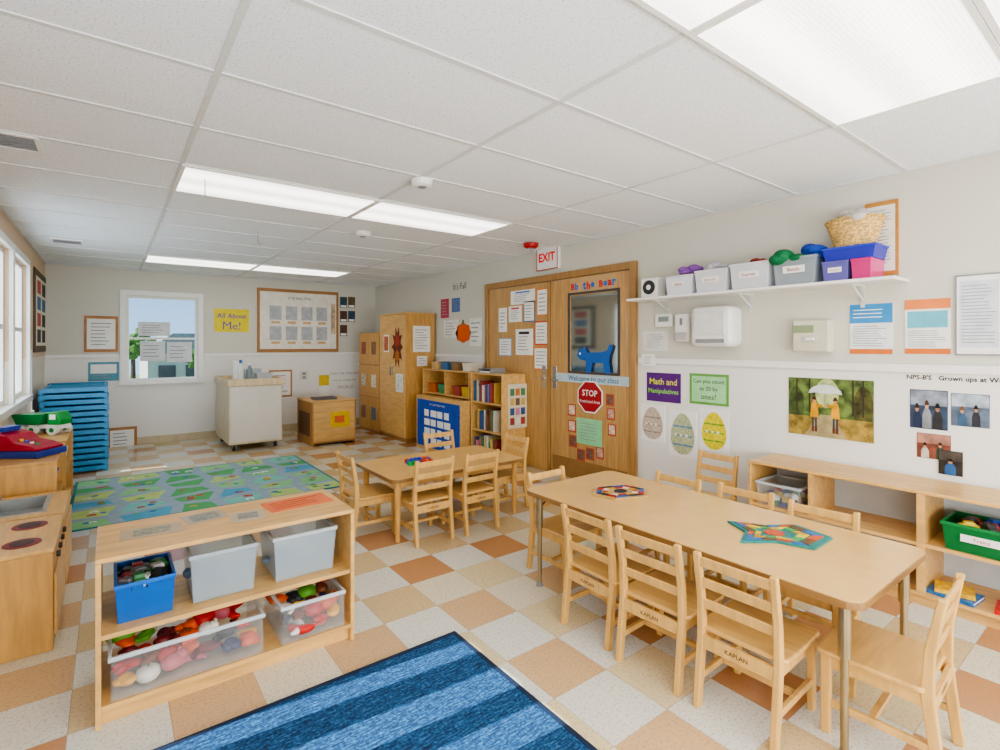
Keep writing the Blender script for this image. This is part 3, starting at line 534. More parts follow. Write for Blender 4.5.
# right wall shelf
WBK=M('c9d3d8',.45,.03)
shelf_unit('long low maple shelf under the umbrella poster, running past the right edge',(3.64,.84,0),-90,1.86,.38,.62,[.34],divs=((0,.078,.602,.018),(-.55,.34,.602,.008)),back=WBK)
bin_('clear bin of building bricks at left of right wall shelf',(3.6,1.585,.3405),.28,.3,.15,CLEAR,-90,rimm=CRIM)
for k in range(36):
    n,c=random.choice([('red','a8181e'),('blue','1a3a88'),('green','1a6a3a'),('white','d8d8d8'),('yellow','c8a83a')])
    t=thing('toy_block','%s stud brick in the clear bin on right shelf'%n,'block',(3.50+.05*(k%4),1.5+.055*(k//4%4),.352+.03*(k//16)+.01*(k%2)),random.uniform(0,90),'bricks in the clear bin');MB().box(-.022,.022,-.017,.017,0,.026).build('body',M(c,.35),t)
    MB().tube((-.01,0,.026),(-.01,0,.031),.006,n=8).tube((.01,0,.026),(.01,0,.031),.006,n=8).build('stud',M(c,.35),t)
bin_('green bin with coloured contents at right edge shelf',(3.6,.6,.3405),.32,.28,.14,M('0a6a34',.4),-90,lab='Trains',rimm=M('0e7a3e',.4))
for k in range(9):car('small toy vehicle lying in the green bin',(3.53+.05*(k%3),.5+.08*(k//3),.445+.01*(k%2)),random.uniform(0,360),['c8281e','2a5ab8','e8c83a','3a3a3a'][k%4],g='toy vehicles in the green bin',scale=1.2)
def book(l,x,y,z,rz,c,w=.16,d=.2):
    t=thing('picture_book',l,'book',(x,y,z),rz);MB().box(-w/2,w/2,-d/2,d/2,0,.003).box(-w/2,w/2,-d/2,d/2,.017,.02).box(-w/2,-w/2+.003,-d/2,d/2,.003,.017).build('cover',M(c,.4,.3,'speck'),t);MB().box(-w/2+.003,w/2-.004,-d/2+.004,d/2-.004,.003,.017).build('pages',PAPER,t);return t
book('orange picture book lying on lower right wall shelf',3.56,1.02,.0785,10,'d8401a');book('blue picture book lying on lower right wall shelf',3.55,.72,.0785,-6,'2a6aa8');book('red picture book lying on lower right wall shelf at right edge',3.55,.46,.0785,5,'c8201a')
book('yellow puzzle box lying on lower right wall shelf on the blue book',3.55,.72,.099,12,'e0b020',.13,.16);book('red board book lying beside the green bin',3.53,.37,.3405,0,'a82420',.14,.12)
for k,(y,c,n) in enumerate(((1.2,'c8281e','red'),(1.3,'e8c83a','yellow'),(1.4,'2a9a5a','green'),(1.5,'2a5ab8','blue'),(1.6,'c8281e','darker red'))):
    t=thing('toy_truck','%s toy truck on lower board of right wall shelf'%n,'toy truck',(3.54,y,.0785),100+k*8)
    MB().box(-.06,.02,-.025,.025,.03,.075).build('cargo_box',M(c,.35),t,bev=.004);MB().prism([(.022,.03),(.06,.03),(.06,.05),(.045,.07),(.022,.07)],-.024,.024,'y').build('cab',M(['e8c83a','2a5ab8','e0e0e0','e0702a','3a3a3a'][k],.35),t,bev=.003);MB().box(-.058,.058,-.018,.018,.018,.029).build('chassis',BLACK,t)
    for x in (-.04,.04):
        for q in (-.024,.024):MB().tube((x,q-.006,.017),(x,q+.006,.017),.017,n=14).build('wheel',BLACK,t)
# ================= CHAIRS
def make_chair(name,l):
    t=thing(name,l,'chair',g='wooden ladder back chairs')
    for s in (-1,1):
        x=s*.143
        MB().prism([(-.205,0),(-.172,0),(-.135,.28),(-.145,.42),(-.18,.6),(-.205,.6),(-.175,.42),(-.172,.28)],x-.013,x+.013,'x').build('leg',CHW,t,bev=.005)
        MB().prism([(.12,0),(.15,0),(.15,.285),(.115,.285)],x-.013,x+.013,'x').build('leg',CHW,t,bev=.005)
        MB().box(x-.009,x+.009,-.17,.13,.1,.125).build('stretcher',CHW,t,bev=.003)
        MB().box(x-.009,x+.009,-.15,.13,.24,.28).build('side_rail',CHW,t)
    MB().prism(rrect(.34,.32,.03),.286,.304).build('seat',M('d2a562',.33,.1,'wood'),t,bev=.006,loc=(0,.005,0))
    for z,y in ((.565,-.185),(.48,-.168),(.395,-.155)):
        MB().hexa([(-.132,y-.006,z-.02),(.132,y-.006,z-.02),(.132,y+.006,z-.02),(-.132,y+.006,z-.02),(-.132,y-.012,z+.02),(.132,y-.012,z+.02),(.132,y,z+.02),(-.132,y,z+.02)]).build('back_slat',CHW,t,bev=.004)
    MB().box(-.132,.132,-.172,-.158,.225,.275).build('back_rail',CHW,t);MB().box(-.132,.132,.125,.14,.235,.28).build('front_rail',CHW,t);MB().box(-.132,.132,-.01,.01,.102,.122).build('cross_stretcher',CHW,t)
    text('KAPLAN',.085,M('4a3422',.6),t,0,0,0,.018,mtx=Matrix(((1,0,0,0),(0,0,-1,-.1727),(0,1,0,.25),(0,0,0,1))),name='stamped_lettering')
    return t
ch=[(2.01,1.73,-90,'wooden chair back to camera, leftmost of three along near side of large table'),(1.995,1.37,-87,'wooden chair at middle of three along near side of large table'),(2.01,.995,-88,'wooden chair nearest camera with its back along large table side'),
(2.22,.65,3,'wooden chair at near end of large table, at the right edge'),(2.64,1.06,95,'wooden chair at far side of large table, closest to the green bin'),(2.655,1.47,92,'wooden chair at far side of large table, middle one'),(2.6,1.87,90,'wooden chair at far side of large table hidden behind first puzzle'),
(3.42,2.08,90,'wooden chair standing alone against the wall below yellow egg'),(2.24,2.28,180,'wooden chair at far left end of large table'),
(1.83,3.37,0,'wooden chair on near side of small table, left one'),(2.22,3.35,2,'wooden chair on near side of small table, right one'),(1.56,3.7,-90,'wooden chair at left end of small table, facing right'),(2.69,3.56,90,'wooden chair at right end of small table'),(2.43,3.97,180,'wooden chair behind small table, only its back top showing')]
c0=make_chair('wooden_chair',ch[0][3]);c0.location=(ch[0][0],ch[0][1],0);c0.rotation_euler=(0,0,math.radians(ch[0][2]))
for x,y,r,l in ch[1:]:dup(c0,(x,y,0),r,l)
def table(l,x0,x1,y0,y1,h,legm,metal):
    t=thing('activity_table',l,'table',((x0+x1)/2,(y0+y1)/2,0));w,d=x1-x0,y1-y0
    MB().prism(rrect(w,d,.06),h-.028,h-.002).build('tabletop_edge',LAME,t,bev=.003);MB().prism(rrect(w-.006,d-.006,.058),h-.003,h).build('tabletop',LAM,t)
    for sx in (-1,1):
        for sy in (-1,1):
            x,y=sx*(w/2-.07),sy*(d/2-.07)
            if metal:
                MB().tube((x,y,.02),(x,y,h-.2),.013,.013).tube((x,y,h-.22),(x,y,h-.03),.02,.02).build('leg',legm,t);MB().tube((x,y,0),(x,y,.025),.02,.016).build('foot_glide',GREY,t)
                MB().tube((x,y,h-.12),(x-sx*.09,y,h-.029),.004,n=6).build('leg_brace',BLACK,t)
            else:MB().tube((x,y,0),(x,y,h-.03),.017,.026).build('leg',legm,t)
    if metal:MB().box(-w/2+.1,w/2-.1,-d/2+.1,d/2-.1,h-.034,h-.028).build('underside_panel',LAME,t)
    else:MB().ring(w/2-.08,d/2-.07,.015,h-.08,h-.03).build('apron',MAPLE,t)
table('large rectangular maple topped table with metal legs and two puzzles',1.92,2.68,.62,2.32,.56,M('a89878',.35,.05,'metal'),True)
table('small rectangular maple table in the middle of the room',1.56,2.76,3.29,4.0,.46,MAPV,False)
def puzzle(l,x,y,z,rz,shape,s,bc,pc,inset=.82):
    t=thing('wooden_puzzle',l,'puzzle',(x,y,z),rz);MB().prism([(a*s,b*s) for a,b in shape],0,.009).build('board',M(bc,.45),t,bev=.001)
    n=len(shape);cx=sum(a for a,b in shape)/n;cy=sum(b for a,b in shape)/n;k=0
    for i in range(n):
        a=shape[i];b_=shape[(i+1)%n];m_=((a[0]+b_[0])/2,(a[1]+b_[1])/2)
        for q in ((a,m_),(m_,b_)):
            f=lambda p,u:((cx+(p[0]-cx)*u)*s,(cy+(p[1]-cy)*u)*s)
            for u0,u1 in ((.42,.62),(.65,inset+.04)):
                P=[f(q[0],u1),f(q[1],u1),f(q[1],u0),f(q[0],u0)];mx_=sum(p[0] for p in P)/4;my_=sum(p[1] for p in P)/4
                MB().prism([(mx_+(p[0]-mx_)*.9,my_+(p[1]-my_)*.9) for p in P],.0092,.0125).build('puzzle_piece',M(pc[k%len(pc)],.45,.15),t);k+=1
    MB().prism([((cx+.11*math.cos(j*math.pi/4))*s,(cy+.09*math.sin(j*math.pi/4))*s) for j in range(8)],.0092,.0135).build('centre_piece',M(pc[-1],.45),t)
HEX=[(-.5,0),(-.28,.34),(.28,.34),(.5,0),(.28,-.34),(-.28,-.34)];HOUSE=[(-.5,-.34),(-.12,-.26),(.2,-.38),(.5,0),(.24,.36),(-.1,.26),(-.5,.32),(-.38,0)]
puzzle('wooden puzzle with red and blue pieces at far end of large table',2.31,1.92,.5605,-20,HEX,.36,'c09a60',['a8241e','2a5a9a','e0d8c8','a8241e','c8a030','2a2a34'])
puzzle('green and yellow wooden puzzle lying at near end of large table',2.36,1.06,.5605,-50,HOUSE,.4,'1f7a78',['c89a2a','2a6aa8','3a9a5a','6a4a2a','d8c22c','c0502a'])
for k in range(18):
    n,c=random.choice([('red','c8281e'),('green','1a9a4a'),('yellow','f0c820'),('blue','1a50c0'),('orange','e8702a')])
    t=thing('stacking_cube','%s plastic cube standing on the small table'%n,'block',(1.86+.036*(k%6)+(k//6)*.012,3.62+.05*(k//6),.4605),random.uniform(0,20),'coloured cubes on the small table')
    MB().box(-.014,.014,-.014,.014,0,.03).build('body',M(c,.4),t,bev=.002);MB().tube((0,0,.03),(0,0,.036),.006,n=8).build('stud',M(c,.4),t)
# ================= RUGS
def rug1():
    m,t,b=newmat('blue_weave');N=t.nodes;L=t.links;tc=N.new('ShaderNodeTexCoord')
    def nse(sc,det):
        mp=N.new('ShaderNodeMapping');mp.inputs['Scale'].default_value=sc;L.new(tc.outputs['Object'],mp.inputs[0])
        n=N.new('ShaderNodeTexNoise');n.inputs['Scale'].default_value=1;n.inputs['Detail'].default_value=det;L.new(mp.outputs[0],n.inputs[0]);return n.outputs[0]
    a=nse((20,170,1),2);c=nse((90,90,1),3)
    mx=N.new('ShaderNodeMath');mx.operation='MULTIPLY_ADD';mx.inputs[1].default_value=.45;L.new(c,mx.inputs[0])
    m3=N.new('ShaderNodeMath');m3.operation='MULTIPLY';m3.inputs[1].default_value=.55;L.new(a,m3.inputs[0]);L.new(m3.outputs[0],mx.inputs[2])
    cr=N.new('ShaderNodeValToRGB');e=cr.color_ramp.elements;e[0].position=.38;e[0].color=H('05203e');e[1].position=.68;e[1].color=H('3c7aa8');x=e.new(.5);x.color=H('0c3f6c')
    L.new(mx.outputs[0],cr.inputs[0]);L.new(cr.outputs[0],b.inputs['Base Color']);b.inputs['Roughness'].default_value=.95
    bp=N.new('ShaderNodeBump');bp.inputs['Strength'].default_value=.4;L.new(mx.outputs[0],bp.inputs['Height']);L.new(bp.outputs[0],b.inputs['Normal']);return m
t=thing('blue_rug','dark blue woven rug in the foreground crossed by sunlight','rug',(.3,1.2,0))
MB().box(-.9+.02,1.035-.02,-1.2,.93-.02,.0005,.009).build('pile',rug1(),t);MB().box(-.9,-.88,-1.22,.93,.0005,.011).box(1.015,1.035,-1.22,.93,.0005,.011).box(-.88,1.015,.91,.93,.0005,.011).build('binding',M('0c2440',.8,.1,'cloth'),t)
t=thing('play_rug','large green play rug printed with roads, ponds and houses','rug',(.79,5.88,0))
R_=random.Random(3);b=MB();b.box(-1.05,1.05,-.86,.86,.0005,.008,0)
def blob(x,y,r,sy=1,n=18):return [(x+r*math.cos(a)*(1+.15*math.sin(3*a+x*9)),y+r*sy*math.sin(a)*(1+.12*math.cos(2*a+y*7))) for a in [2*math.pi*i/n for i in range(n)]]
GX=[-1.05,-.74,-.36,.0,.34,.72,1.05];GY=[-.86,-.6,-.3,.0,.28,.58,.86]
for i in range(6):
    for j in range(6):
        b.disc([(GX[i],GY[j]),(GX[i+1],GY[j]),(GX[i+1],GY[j+1]),(GX[i],GY[j+1])],.0082,[0,2,9,1,0,2,7][(i*3+j*5+i*j)%7])
def cv(pts):
    P=[]
    for i in range(len(pts)-1):
        p0=pts[max(0,i-1)];p1=pts[i];p2=pts[i+1];p3=pts[min(len(pts)-1,i+2)]
        for k in range(6):
            q=k/6;P.append(tuple(.5*((2*p1[c])+(-p0[c]+p2[c])*q+(2*p0[c]-5*p1[c]+4*p2[c]-p3[c])*q*q+(-p0[c]+3*p1[c]-3*p2[c]+p3[c])*q**3) for c in (0,1)))
    return P+[pts[-1]]
zz=.0085
for j in range(1,6):
    b.ribbon(cv([(x,GY[j]+(.035 if (i+j)%2 else -.035)*(0<i<6)) for i,x in enumerate(GX)]),.085,zz,3);zz+=.00002
for i in range(1,6):
    b.ribbon(cv([(GX[i]+(.035 if (i+j)%2 else -.035)*(0<j<6),y) for j,y in enumerate(GY)]),.085,zz,3);zz+=.00002
for i in range(6):
    for j in range(6):
        cx,cy=(GX[i]+GX[i+1])/2,(GY[j]+GY[j+1])/2
        for q in range(3):
            x=cx+R_.uniform(-.08,.08);y=cy+R_.uniform(-.06,.06);s=R_.uniform(.022,.036);mi=R_.choice([5,5,6,7,8,4,7]);z=.0092+.00002*(i*18+j*3+q)
            if mi in (4,5,6):b.disc([(x-s,y-s*.8),(x+s,y-s*.8),(x+s,y+s*.4),(x,y+s),(x-s,y+s*.4)],z,mi);b.disc([(x-s*.3,y-s*.7),(x+s*.2,y-s*.7),(x+s*.2,y),(x-s*.3,y)],z+.00001,8)
            else:b.disc(blob(x,y,s,1,10),z,mi)
b.build('pile',[M(c,.95,.06) for c in ('8cc48c','5aa4c4','b4cc7c','94a8b4','e0e4e2','c44c3a','dcb84c','5aa868','3a74ac','7cc0b4')],t,rn=False)
MB().ring(1.07,.88,.02,.0005,.009).build('binding',M('2f7f86',.8,.1,'cloth'),t)
# ================= LEFT SIDE
t=thing('play_stove','wooden play stove with dark red burners at the left edge','play stove',(-.42,3.42,0),90)
MB().box(-.3,.3,-.21,.21,0,.45).build('body',MAPV,t,bev=.004);MB().box(-.305,.305,-.215,.215,.4505,.47).build('top',MAPLE,t,bev=.004)
MB().box(-.27,.27,-.222,-.2105,.06,.34).build('oven_door',MAPLE,t,bev=.003)
for x in (-.15,.15):
    for y in (-.09,.1):MB().lathe([(.07,.4705),(.07,.473)],(x,y,0),24).lathe([(.045,.4732),(.045,.475)],(x,y,0),24,1).build('burner',[M('7e2630',.5),M('3c1c1e',.5)],t)
for x in (-.2,-.07,.07,.2):MB().tube((x,-.2155,.41),(x,-.23,.41),.014).build('knob',M('3a2a20'),t)
t=thing('play_sink','wooden play sink with grey basin behind the play stove','play sink',(-.42,4.03,0),90)
MB().box(-.28,.28,-.21,.21,0,.4).build('body',MAPV,t,bev=.004);MB().box(-.285,.285,-.215,-.12,.4005,.47).box(-.285,.285,.13,.215,.4005,.47).box(-.285,-.2,-.12,.13,.4005,.47).box(.2,.285,-.12,.13,.4005,.47).build('top',MAPLE,t)
MB().box(-.19,.19,-.11,.12,.402,.406).box(-.19,.19,-.119,-.11,.402,.474).box(-.19,.19,.12,.129,.402,.474).box(-.199,-.19,-.119,.129,.402,.474).box(.19,.199,-.119,.129,.402,.474).box(-.215,.215,-.135,-.12,.4705,.475).box(-.215,.215,.13,.145,.4705,.475).build('basin',M('9a9e9e',.3),t)
MB().tube((0,.17,.47),(0,.17,.54),.009).tube((0,.17,.54),(0,.08,.54),.009).tube((0,.08,.54),(0,.08,.52),.009).build('faucet',CHROME,t)
MB().box(-.26,-.005,-.222,-.2105,.06,.38).build('door',MAPLE,t,bev=.003);MB().box(.005,.26,-.222,-.2105,.06,.38).build('door',MAPLE,t,bev=.003)
shelf_unit('low wooden shelf by left wall carrying the red toy register',(-.475,4.86,0),90,.82,.39,.64,[.34],m=MAPV)
shelf_unit('low wooden shelf by left wall carrying the green toy truck',(-.475,5.8,0),90,.95,.39,.64,[.34],m=MAPV)
for k,y in enumerate((4.66,5.02,5.5,5.79,6.09)):
    n,c=[('red','c8281e'),('blue','2a5ab8'),('yellow','e8c83a'),('green','2a9a5a'),('white','eeeeee')][k]
    bin_('%s small bin inside the low shelves by left wall'%n,(-.45,y,.3405),.22,.28,.13,M(c,.4),90,g='small bins in the left shelves')
t=thing('toy_register','red and blue plastic toy register on left shelf','toy',(-.46,4.8,.6405),-37)
MB().box(-.2,.18,-.12,.12,0,.045).build('base',M('24388a',.4),t,bev=.01);MB().prism([(-.19,.046),(.165,.046),(.17,.06),(.1,.085),(.0,.105),(-.05,.15),(-.12,.165),(-.19,.15)],-.105,.105,'y').build('housing',M('a81030',.35),t,bev=.014);MB().box(-.17,-.09,-.1065,-.1052,.09,.13).build('screen',M('d8d8e8'),t)
for k in range(4):MB().tube((-.0+.035*k,-.04,.09-.008*k),(-.0+.035*k,-.04,.118-.009*k),.012).build('key',M(['e8c83a','2a5ab8','f0f0f0','2a9a5a'][k]),t)
MB().prism([(-.16,.166),(-.1,.166),(-.09,.2),(-.17,.2)],-.06,.06,'y').build('top_sign',M('2a48a8',.4),t,bev=.004)
t=thing('toy_truck','green toy dump truck with white wheels on left shelf','toy truck',(-.46,5.88,.6405),-37)
MB().prism([(-.17,.085),(.03,.085),(.08,.18),(-.21,.17)],-.075,.075,'y').build('dump_bed',M('0f7a3a',.4),t,bev=.006);MB().box(-.18,.2,-.045,.045,.05,.083).build('chassis',WHITE,t);MB().prism([(.09,.084),(.2,.084),(.2,.125),(.165,.19),(.09,.19)],-.065,.065,'y').build('cab',M('189040',.4),t,bev=.008);MB().box(.11,.16,-.067,-.0655,.13,.172).box(.11,.16,.0655,.067,.13,.172).build('cab_window',WHITE,t)
for x in (-.13,-.03,.14):
    for y in (-.065,.065):
        w_=MB().tube((x,y-.016,.042),(x,y+.016,.042),.042,n=18).build('wheel',M('e0e0da',.6),t);MB().tube((x,y-.018,.042),(x,y+.018,.042),.02,n=12).build('hub',M('1a7a40'),w_)
CB=M('3288ba',.4,.05);ct=thing('stacking_cot','blue stacking cot, lowest in its stack','cot',(-.31,7.76,0),0,'stacked blue cots')
for s in (-1,1):
    MB().prism([(-.29,0),(-.26,0),(-.25,.018),(.25,.018),(.26,0),(.29,0),(.29,.056),(.27,.065),(-.27,.065),(-.29,.056)],s*.5-.03,s*.5+.03,'y').build('end_frame',CB,ct,bev=.003)
    MB().tube((s*.265,-.475,.042),(s*.265,.475,.042),.014).build('side_rail',CB,ct)
MB().box(-.254,.254,-.475,.475,.043,.046).build('fabric_bed',M('4598c4',.8,.1,'cloth'),ct)
ords=['second','third','fourth','fifth','sixth','seventh','eighth','ninth','tenth','eleventh','twelfth']
for k in range(1,14):
    dup(ct,(-.31+random.uniform(-.006,.006),7.76+random.uniform(-.008,.008),k*.067),random.uniform(-.5,.5),'blue stacking cot, topmost in its stack' if k==13 else 'blue stacking cot, %s from the bottom of its stack'%ords[k-1] if k<12 else 'blue stacking cot, just below the topmost of its stack')
t=thing('rolling_cart','pale grey white rolling storage cart beside back window, holding supplies','cart',(1.56,8.0,0))
MB().box(-.33,.33,-.53,.53,.09,.9).build('body',M('d9c9aa',.4,-.1,'wood'),t,bev=.01);MB().ring(.35,.555,.02,.86,.95).build('top_rim',M('dcc49a',.4,-.1,'wood'),t,bev=.006)
MB().box(-.31,.31,-.538,-.5305,.12,.85).build('door',M('dcd4c8',.35,.02),t,bev=.003)
for sx in (-1,1):
    for sy in (-1,1):MB().tube((sx*.26-.015,sy*.43,.04),(sx*.26+.015,sy*.43,.04),.04,n=16).box(sx*.26-.02,sx*.26+.02,sy*.43-.02,sy*.43+.02,.06,.09,1).build('caster',[BLACK,CHROME],t)
def bottle(name,l,loc,r,h,c,cap='ffffff'):
    t=thing(name,l,'bottle',loc);MB().lathe([(r,0),(r,h*.6),(r*.4,h*.78),(r*.4,h*.85)],n=16).build('body',M(c,.3),t);MB().lathe([(r*.5,h*.851),(r*.5,h)],n=12).build('cap',M(cap,.4),t)
bottle('spray_bottle','white bottle with blue cap on rolling cart',(1.4,7.65,.9005),.04,.3,'d8dcdc','2a6ab8');bottle('spray_bottle','grey bottle with white cap on rolling cart',(1.52,7.7,.9005),.04,.26,'7a8a90')
t=thing('paper_roll','white paper towel roll standing on rolling cart','paper roll',(1.42,8.0,.9005));MB().lathe([(.06,0),(.06,.28)],n=24).build('roll',PAPER,t);MB().lathe([(.02,.2801),(.02,.282)],n=12).build('core',M('8a6a4a'),t)
bin_('small grey tray of supplies on rolling cart',(1.7,7.75,.9005),.2,.26,.11,M('b8bcc0'))
bin_('clear box of wipes at back of rolling cart',(1.64,8.2,.9005),.24,.2,.15,BINC)
t=thing('play_cabinet','low wooden play cabinet with yellow picture on its front near back wall','cabinet',(2.52,7.55,0))
MB().box(-.31,-.292,-.35,.35,0,.6).box(.292,.31,-.35,.35,0,.6).box(-.292,.292,-.35,.33,.03,.05).box(-.292,.292,.33,.35,.03,.6).build('body',OAK,t);MB().box(-.32,.32,-.36,.36,.6005,.62).build('top',MAPLE,t,bev=.004);MB().box(-.292,.292,-.35,-.332,.055,.595).build('front_panel',MAPLE,t)
MB().box(-.31-.002,-.3101,-.25,.25,.12,.45).build('side_opening',M('6a4a30'),t);MB().box(-.06,.22,-.353,-.3505,.24,.46).build('yellow_picture',M('e0b820',.6),t);MB().box(.0,.14,-.355,-.3532,.3,.4).build('picture_patch',M('d86a3a',.6),t)
tc_=thing('craft_tray','shallow grey craft tray with tools on the low play cabinet','tray',(2.45,7.45,.6205));MB().shell(.3,.2,.32,.22,.03).build('body',M('6a6a70',.4),tc_);MB().box(-.1,.05,-.01,.01,.006,.02).build('tool',RED,tc_)
XT=3.57
t=thing('tall_cabinet','tall maple double-door cabinet near the far right corner','cabinet',(XT,7.075,0),-90)
MB().box(-.425,.425,-.22,.25,.06,1.85).build('body',MAPV,t,bev=.003);MB().box(-.43,.43,-.235,.25,1.8505,1.87).build('top',MAPLE,t,bev=.003);MB().box(-.41,.41,-.2,.24,0,.06).build('plinth',OAK,t)
for s in (-1,1):
    dd=MB().box(min(s*.003,s*.42),max(s*.003,s*.42),-.238,-.2205,.08,1.84).build('door',MAPLE,t,bev=.002);MB().box(s*.03-.008,s*.03+.008,-.255,-.2385,.95,1.08).build('handle',CHROME,dd)
XC=XT-.239
for x0,x1,yt,yb,l,c in ((384,389,335,352,'small colourful picture taped on tall cabinet left door','c06a4a'),(396,403,374,392,'white note low on tall cabinet right door','ecebe4')):
    p=flat('posted_paper',l,'paper','R',x0,x1,yt,yb,PAPER,const=XC);sub(p,'picture',-.42,.42,-.42,.42,M(c,.6,.4,'speck'))
LF=[(.5*math.sin(i*math.pi/10)*(1 if i%2 else .6),.5*math.cos(i*math.pi/10)*(1 if i%2 else .62)) for i in range(20)]
p=flat('leaf_decoration','brown and red paper leaf decoration hung on tall cabinet door','decoration','R',392,403,326,368,M('6a3020',.7,.2),const=XC,shape=LF);sub(p,'red_leaf',-.3,.3,-.05,.35,M('a83a24',.7,.2),1,LF);sub(p,'orange_leaf',-.25,.25,-.38,-.05,M('c0702c',.7,.2),1,LF)
p=flat('posted_paper','white sheet on the side of tall cabinet','paper','B',413,430,326,352,M('f0efe9',.7),const=6.65);lines(p,-.38,.38,-.4,.4,8)
p=flat('posted_paper','small white note under the sheet on tall cabinet side','paper','B',417,427,356,366,M('f0efe9',.7),const=6.65);lines(p,-.38,.38,-.4,.4,3)
t=thing('cubby_lockers','maple cubby lockers with children photos in far corner','lockers',(3.57,7.93,0),-90)
MB().box(-.41,.41,-.22,.24,0,1.6).build('body',OAK,t,bev=.002)
for i in range(2):
    for j in range(3):
        x0=-.4+i*.405;z0=.05+j*.52;MB().box(x0,x0+.395,-.236,-.2205,z0,z0+.5).build('door',MAPV,t,bev=.003);MB().box(x0+.1,x0+.28,-.239,-.2362,z0+.16,z0+.36).build('photo_card',M(['8a6a5a','c8c0b0','9a5a4a','6a7a8a','e0d8c4','8a6a4a'][i*3+j],.6,.4,'speck'),t)
sh=shelf_unit('tall open maple shelf behind the blue board, full of small baskets',(3.675,5.86,0),-90,1.18,.33,1.07,[.4,.75],divs=((0,.75,1.052,.008),))
for k,y in enumerate((5.4,5.62,5.98,6.22)):
    bin_('%s basket on upper board of tall open shelf behind blue board'%['yellow','red','green','orange'][k],(3.65,y,.7505),.17,.24,.12,M(['c8a83a','a84a3a','3a8a5a','c0602a'][k],.5),-90)
for y,n,c in ((5.42,'white','e0dccc'),(5.7,'brown','8a6a4a'),(5.95,'blue','3a6a9a'),(6.2,'tan','c9a878')):
    bin_('small %s box on top of tall open shelf beside the doors'%n,(3.66,y,1.0705),.18,.2,.1,M(c,.6),-90,name='storage_box',cat='box')
t=thing('blue_board_stand','low maple stand faced with blue board of small white cards','board',(3.42,5.78,0),-90)
MB().box(-.57,.57,-.06,.07,0,.72).build('body',MAPLE,t,bev=.004);MB().box(-.53,.53,-.066,-.0605,.05,.67).build('blue_board',M('0f4ab0',.6,.1),t)
for i in range(4):
    for j in range(4):
        x=-.33+i*.17;z=.1+j*.12;MB().box(x,x+random.uniform(.1,.15),-.069,-.0665,z,z+.085).build('white_card',PAPER,t)
text('I am a great helper today',.7,WHITE,t,0,0,0,.035,mtx=Matrix(((1,0,0,0),(0,0,-1,-.067),(0,1,0,.62),(0,0,0,1))),bold=0)
shelf_unit('maple bookcase standing before the left door, holding picture books',(3.645,4.87,0),-90,.63,.34,1.07,[.4,.73])
pal=[('red','a04034'),('blue','3a5a8a'),('yellow','d0b05a'),('green','4a8a5a'),('white','e0dccc'),('pink','c87a9a'),('brown','7a5a44'),('orange','d07a3a'),('white','d8d4c4'),('cream','d0c098')]
for zi,z in enumerate((.0785,.4005,.7305)):
    y=5.14
    for i in range(12):
        w=random.uniform(.018,.035);n,c=random.choice(pal);hh=random.uniform(.18,.26)
        t=thing('picture_book','%s picture book upright on the %s board of the bookcase'%(n,['bottom','middle','top'][zi]),'book',(3.6+random.uniform(-.015,.015),y-w/2,z),-90,'books in the bookcase');MB().box(-w/2,-w/2+.003,-.09,.09,0,hh).box(w/2-.003,w/2,-.09,.09,0,hh).box(-w/2,w/2,-.093,-.09,0,hh).build('cover',M(c,.5),t);MB().box(-w/2+.003,w/2-.003,-.089,.085,.004,hh-.005).build('pages',PAPER,t)
        y-=w+.008
        if y<4.62:break
p=flat('posted_paper','tall sheet with colour squares on the bookcase side','paper','B',508,527,384,428,M('d8cfb8',.6),const=4.555)
for i in range(3):
    for j in range(4):sub(p,'colour_square',-.4+i*.28,-.18+i*.28,-.42+j*.22,-.26+j*.22,M(pal[(i*4+j)%8][1],.6))
t=thing('desk_organizer','grey paper organizer tray on top of the bookcase','tray',(3.62,4.95,1.0705),-90);MB().box(-.12,.12,-.11,.11,0,.004).box(-.12,.12,-.11,.11,.05,.054).box(-.12,-.116,-.11,.11,.004,.05).box(.116,.12,-.11,.11,.004,.05).build('body',GREY,t);MB().box(-.11,.11,-.1,.1,.0045,.02).build('paper_stack',PAPER,t)
# ================= OUTSIDE
st(MB().box(-14,16,YB+.4,40,-.6,-.5).build('ground',M('7f9a54',.9,.25)))
t=thing('neighbour_house','pale grey house seen through the back window','house',(1.0,21,-.5));MB().box(0,6,0,6,0,1.6).build('wall',M('c4c2bc',.8),t);MB().prism([(-.2,1.6),(6.4,1.6),(5.4,2.3),(.7,2.3)],-.3,6.3,'y').build('roof',M('8f9498',.8,.15),t)
for x in (.3,1.1,2.6):MB().box(x,x+.5,-.05,-.001,.6,1.2).build('window',M('3a444c',.2),t)
def tree(x,y,zc_,r,l):
    t=thing('leafy_tree',l,'tree',(x,y,-.5));MB().tube((0,0,0),(0,0,zc_+.4),.08,.05).build('trunk',M('5a4636',.9,.2),t);b=MB()
    for k in range(60):b.ball((random.gauss(0,r*.4),random.gauss(0,r*.4),zc_+.5+random.gauss(0,r*.33)),random.uniform(.12,.24)*r,2,0,.3)
    b.build('crown',M('4a7a2a',.9,.5,'speck'),t)
tree(.5,17.5,1.35,.5,'bushy green tree at left of the back window view');tree(2.1,18,1.0,.42,'green tree outside at right of the back window')
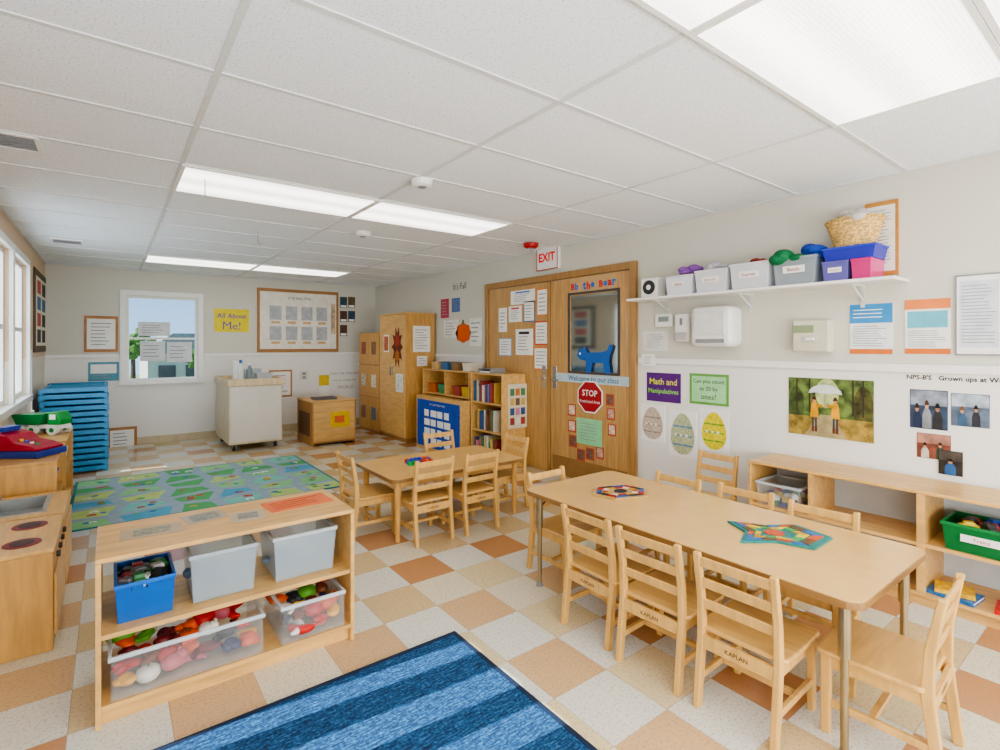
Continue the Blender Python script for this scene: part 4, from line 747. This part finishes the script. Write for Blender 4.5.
# ================= LIGHT
w=bpy.data.worlds.new('world');bpy.context.scene.world=w;w.use_nodes=True;N=w.node_tree.nodes;L=w.node_tree.links
tc=N.new('ShaderNodeTexCoord');sp=N.new('ShaderNodeSeparateXYZ');L.new(tc.outputs['Generated'],sp.inputs[0]);cr=N.new('ShaderNodeValToRGB')
e=cr.color_ramp.elements;e[0].position=0;e[0].color=H('a8d0f4');e[1].position=.3;e[1].color=H('3f86d8');L.new(sp.outputs[2],cr.inputs[0])
nz=N.new('ShaderNodeTexNoise');nz.inputs['Scale'].default_value=7;nz.inputs['Detail'].default_value=6;L.new(tc.outputs['Generated'],nz.inputs[0]);c2=N.new('ShaderNodeValToRGB');c2.color_ramp.elements[0].position=.6;c2.color_ramp.elements[1].position=.75;L.new(nz.outputs[0],c2.inputs[0])
mx=N.new('ShaderNodeMix');mx.data_type='RGBA';L.new(c2.outputs[0],mx.inputs[0]);L.new(cr.outputs[0],mx.inputs[6]);mx.inputs[7].default_value=(1,1,1,1);L.new(mx.outputs[2],N['Background'].inputs[0]);N['Background'].inputs[1].default_value=1.6
s=bpy.data.lights.new('sun','SUN');s.energy=11;s.angle=.006;s.color=(1,.97,.92);so=bpy.data.objects.new('sun',s);C.objects.link(so);so.rotation_euler=Vector((-1,.08,1.0)).to_track_quat('Z','Y').to_euler()
def area(n,loc,d,sx,sy,e,col):
    a=bpy.data.lights.new(n,'AREA');a.shape='RECTANGLE';a.size=sx;a.size_y=sy;a.energy=e;a.color=col;o=bpy.data.objects.new(n,a);C.objects.link(o);o.location=loc;o.rotation_euler=Vector(d).to_track_quat('-Z','Z').to_euler()
area('window_daylight_front',(1.6,YN+.15,1.2),(0,1,.5),4.0,1.6,215,(.93,.965,1));area('window_daylight_left',(XL+.1,-.9,1.2),(1,.3,.5),2.2,1.4,70,(.9,.955,1))  # unseen area lamps added as fill, tilted up to brighten the ceiling
try:bpy.context.scene.view_settings.look='AgX - Medium High Contrast'
except Exception:pass
# camera
cd=bpy.data.cameras.new('camera');cam=bpy.data.objects.new('camera',cd);C.objects.link(cam);cam.location=(0,0,CH);cam.rotation_euler=(math.pi/2,0,-TH)
cd.sensor_width=36;cd.lens=F/1000*36;cd.shift_y=(HZ-375)/1000;cd.clip_start=.02
bpy.context.scene.camera=cam
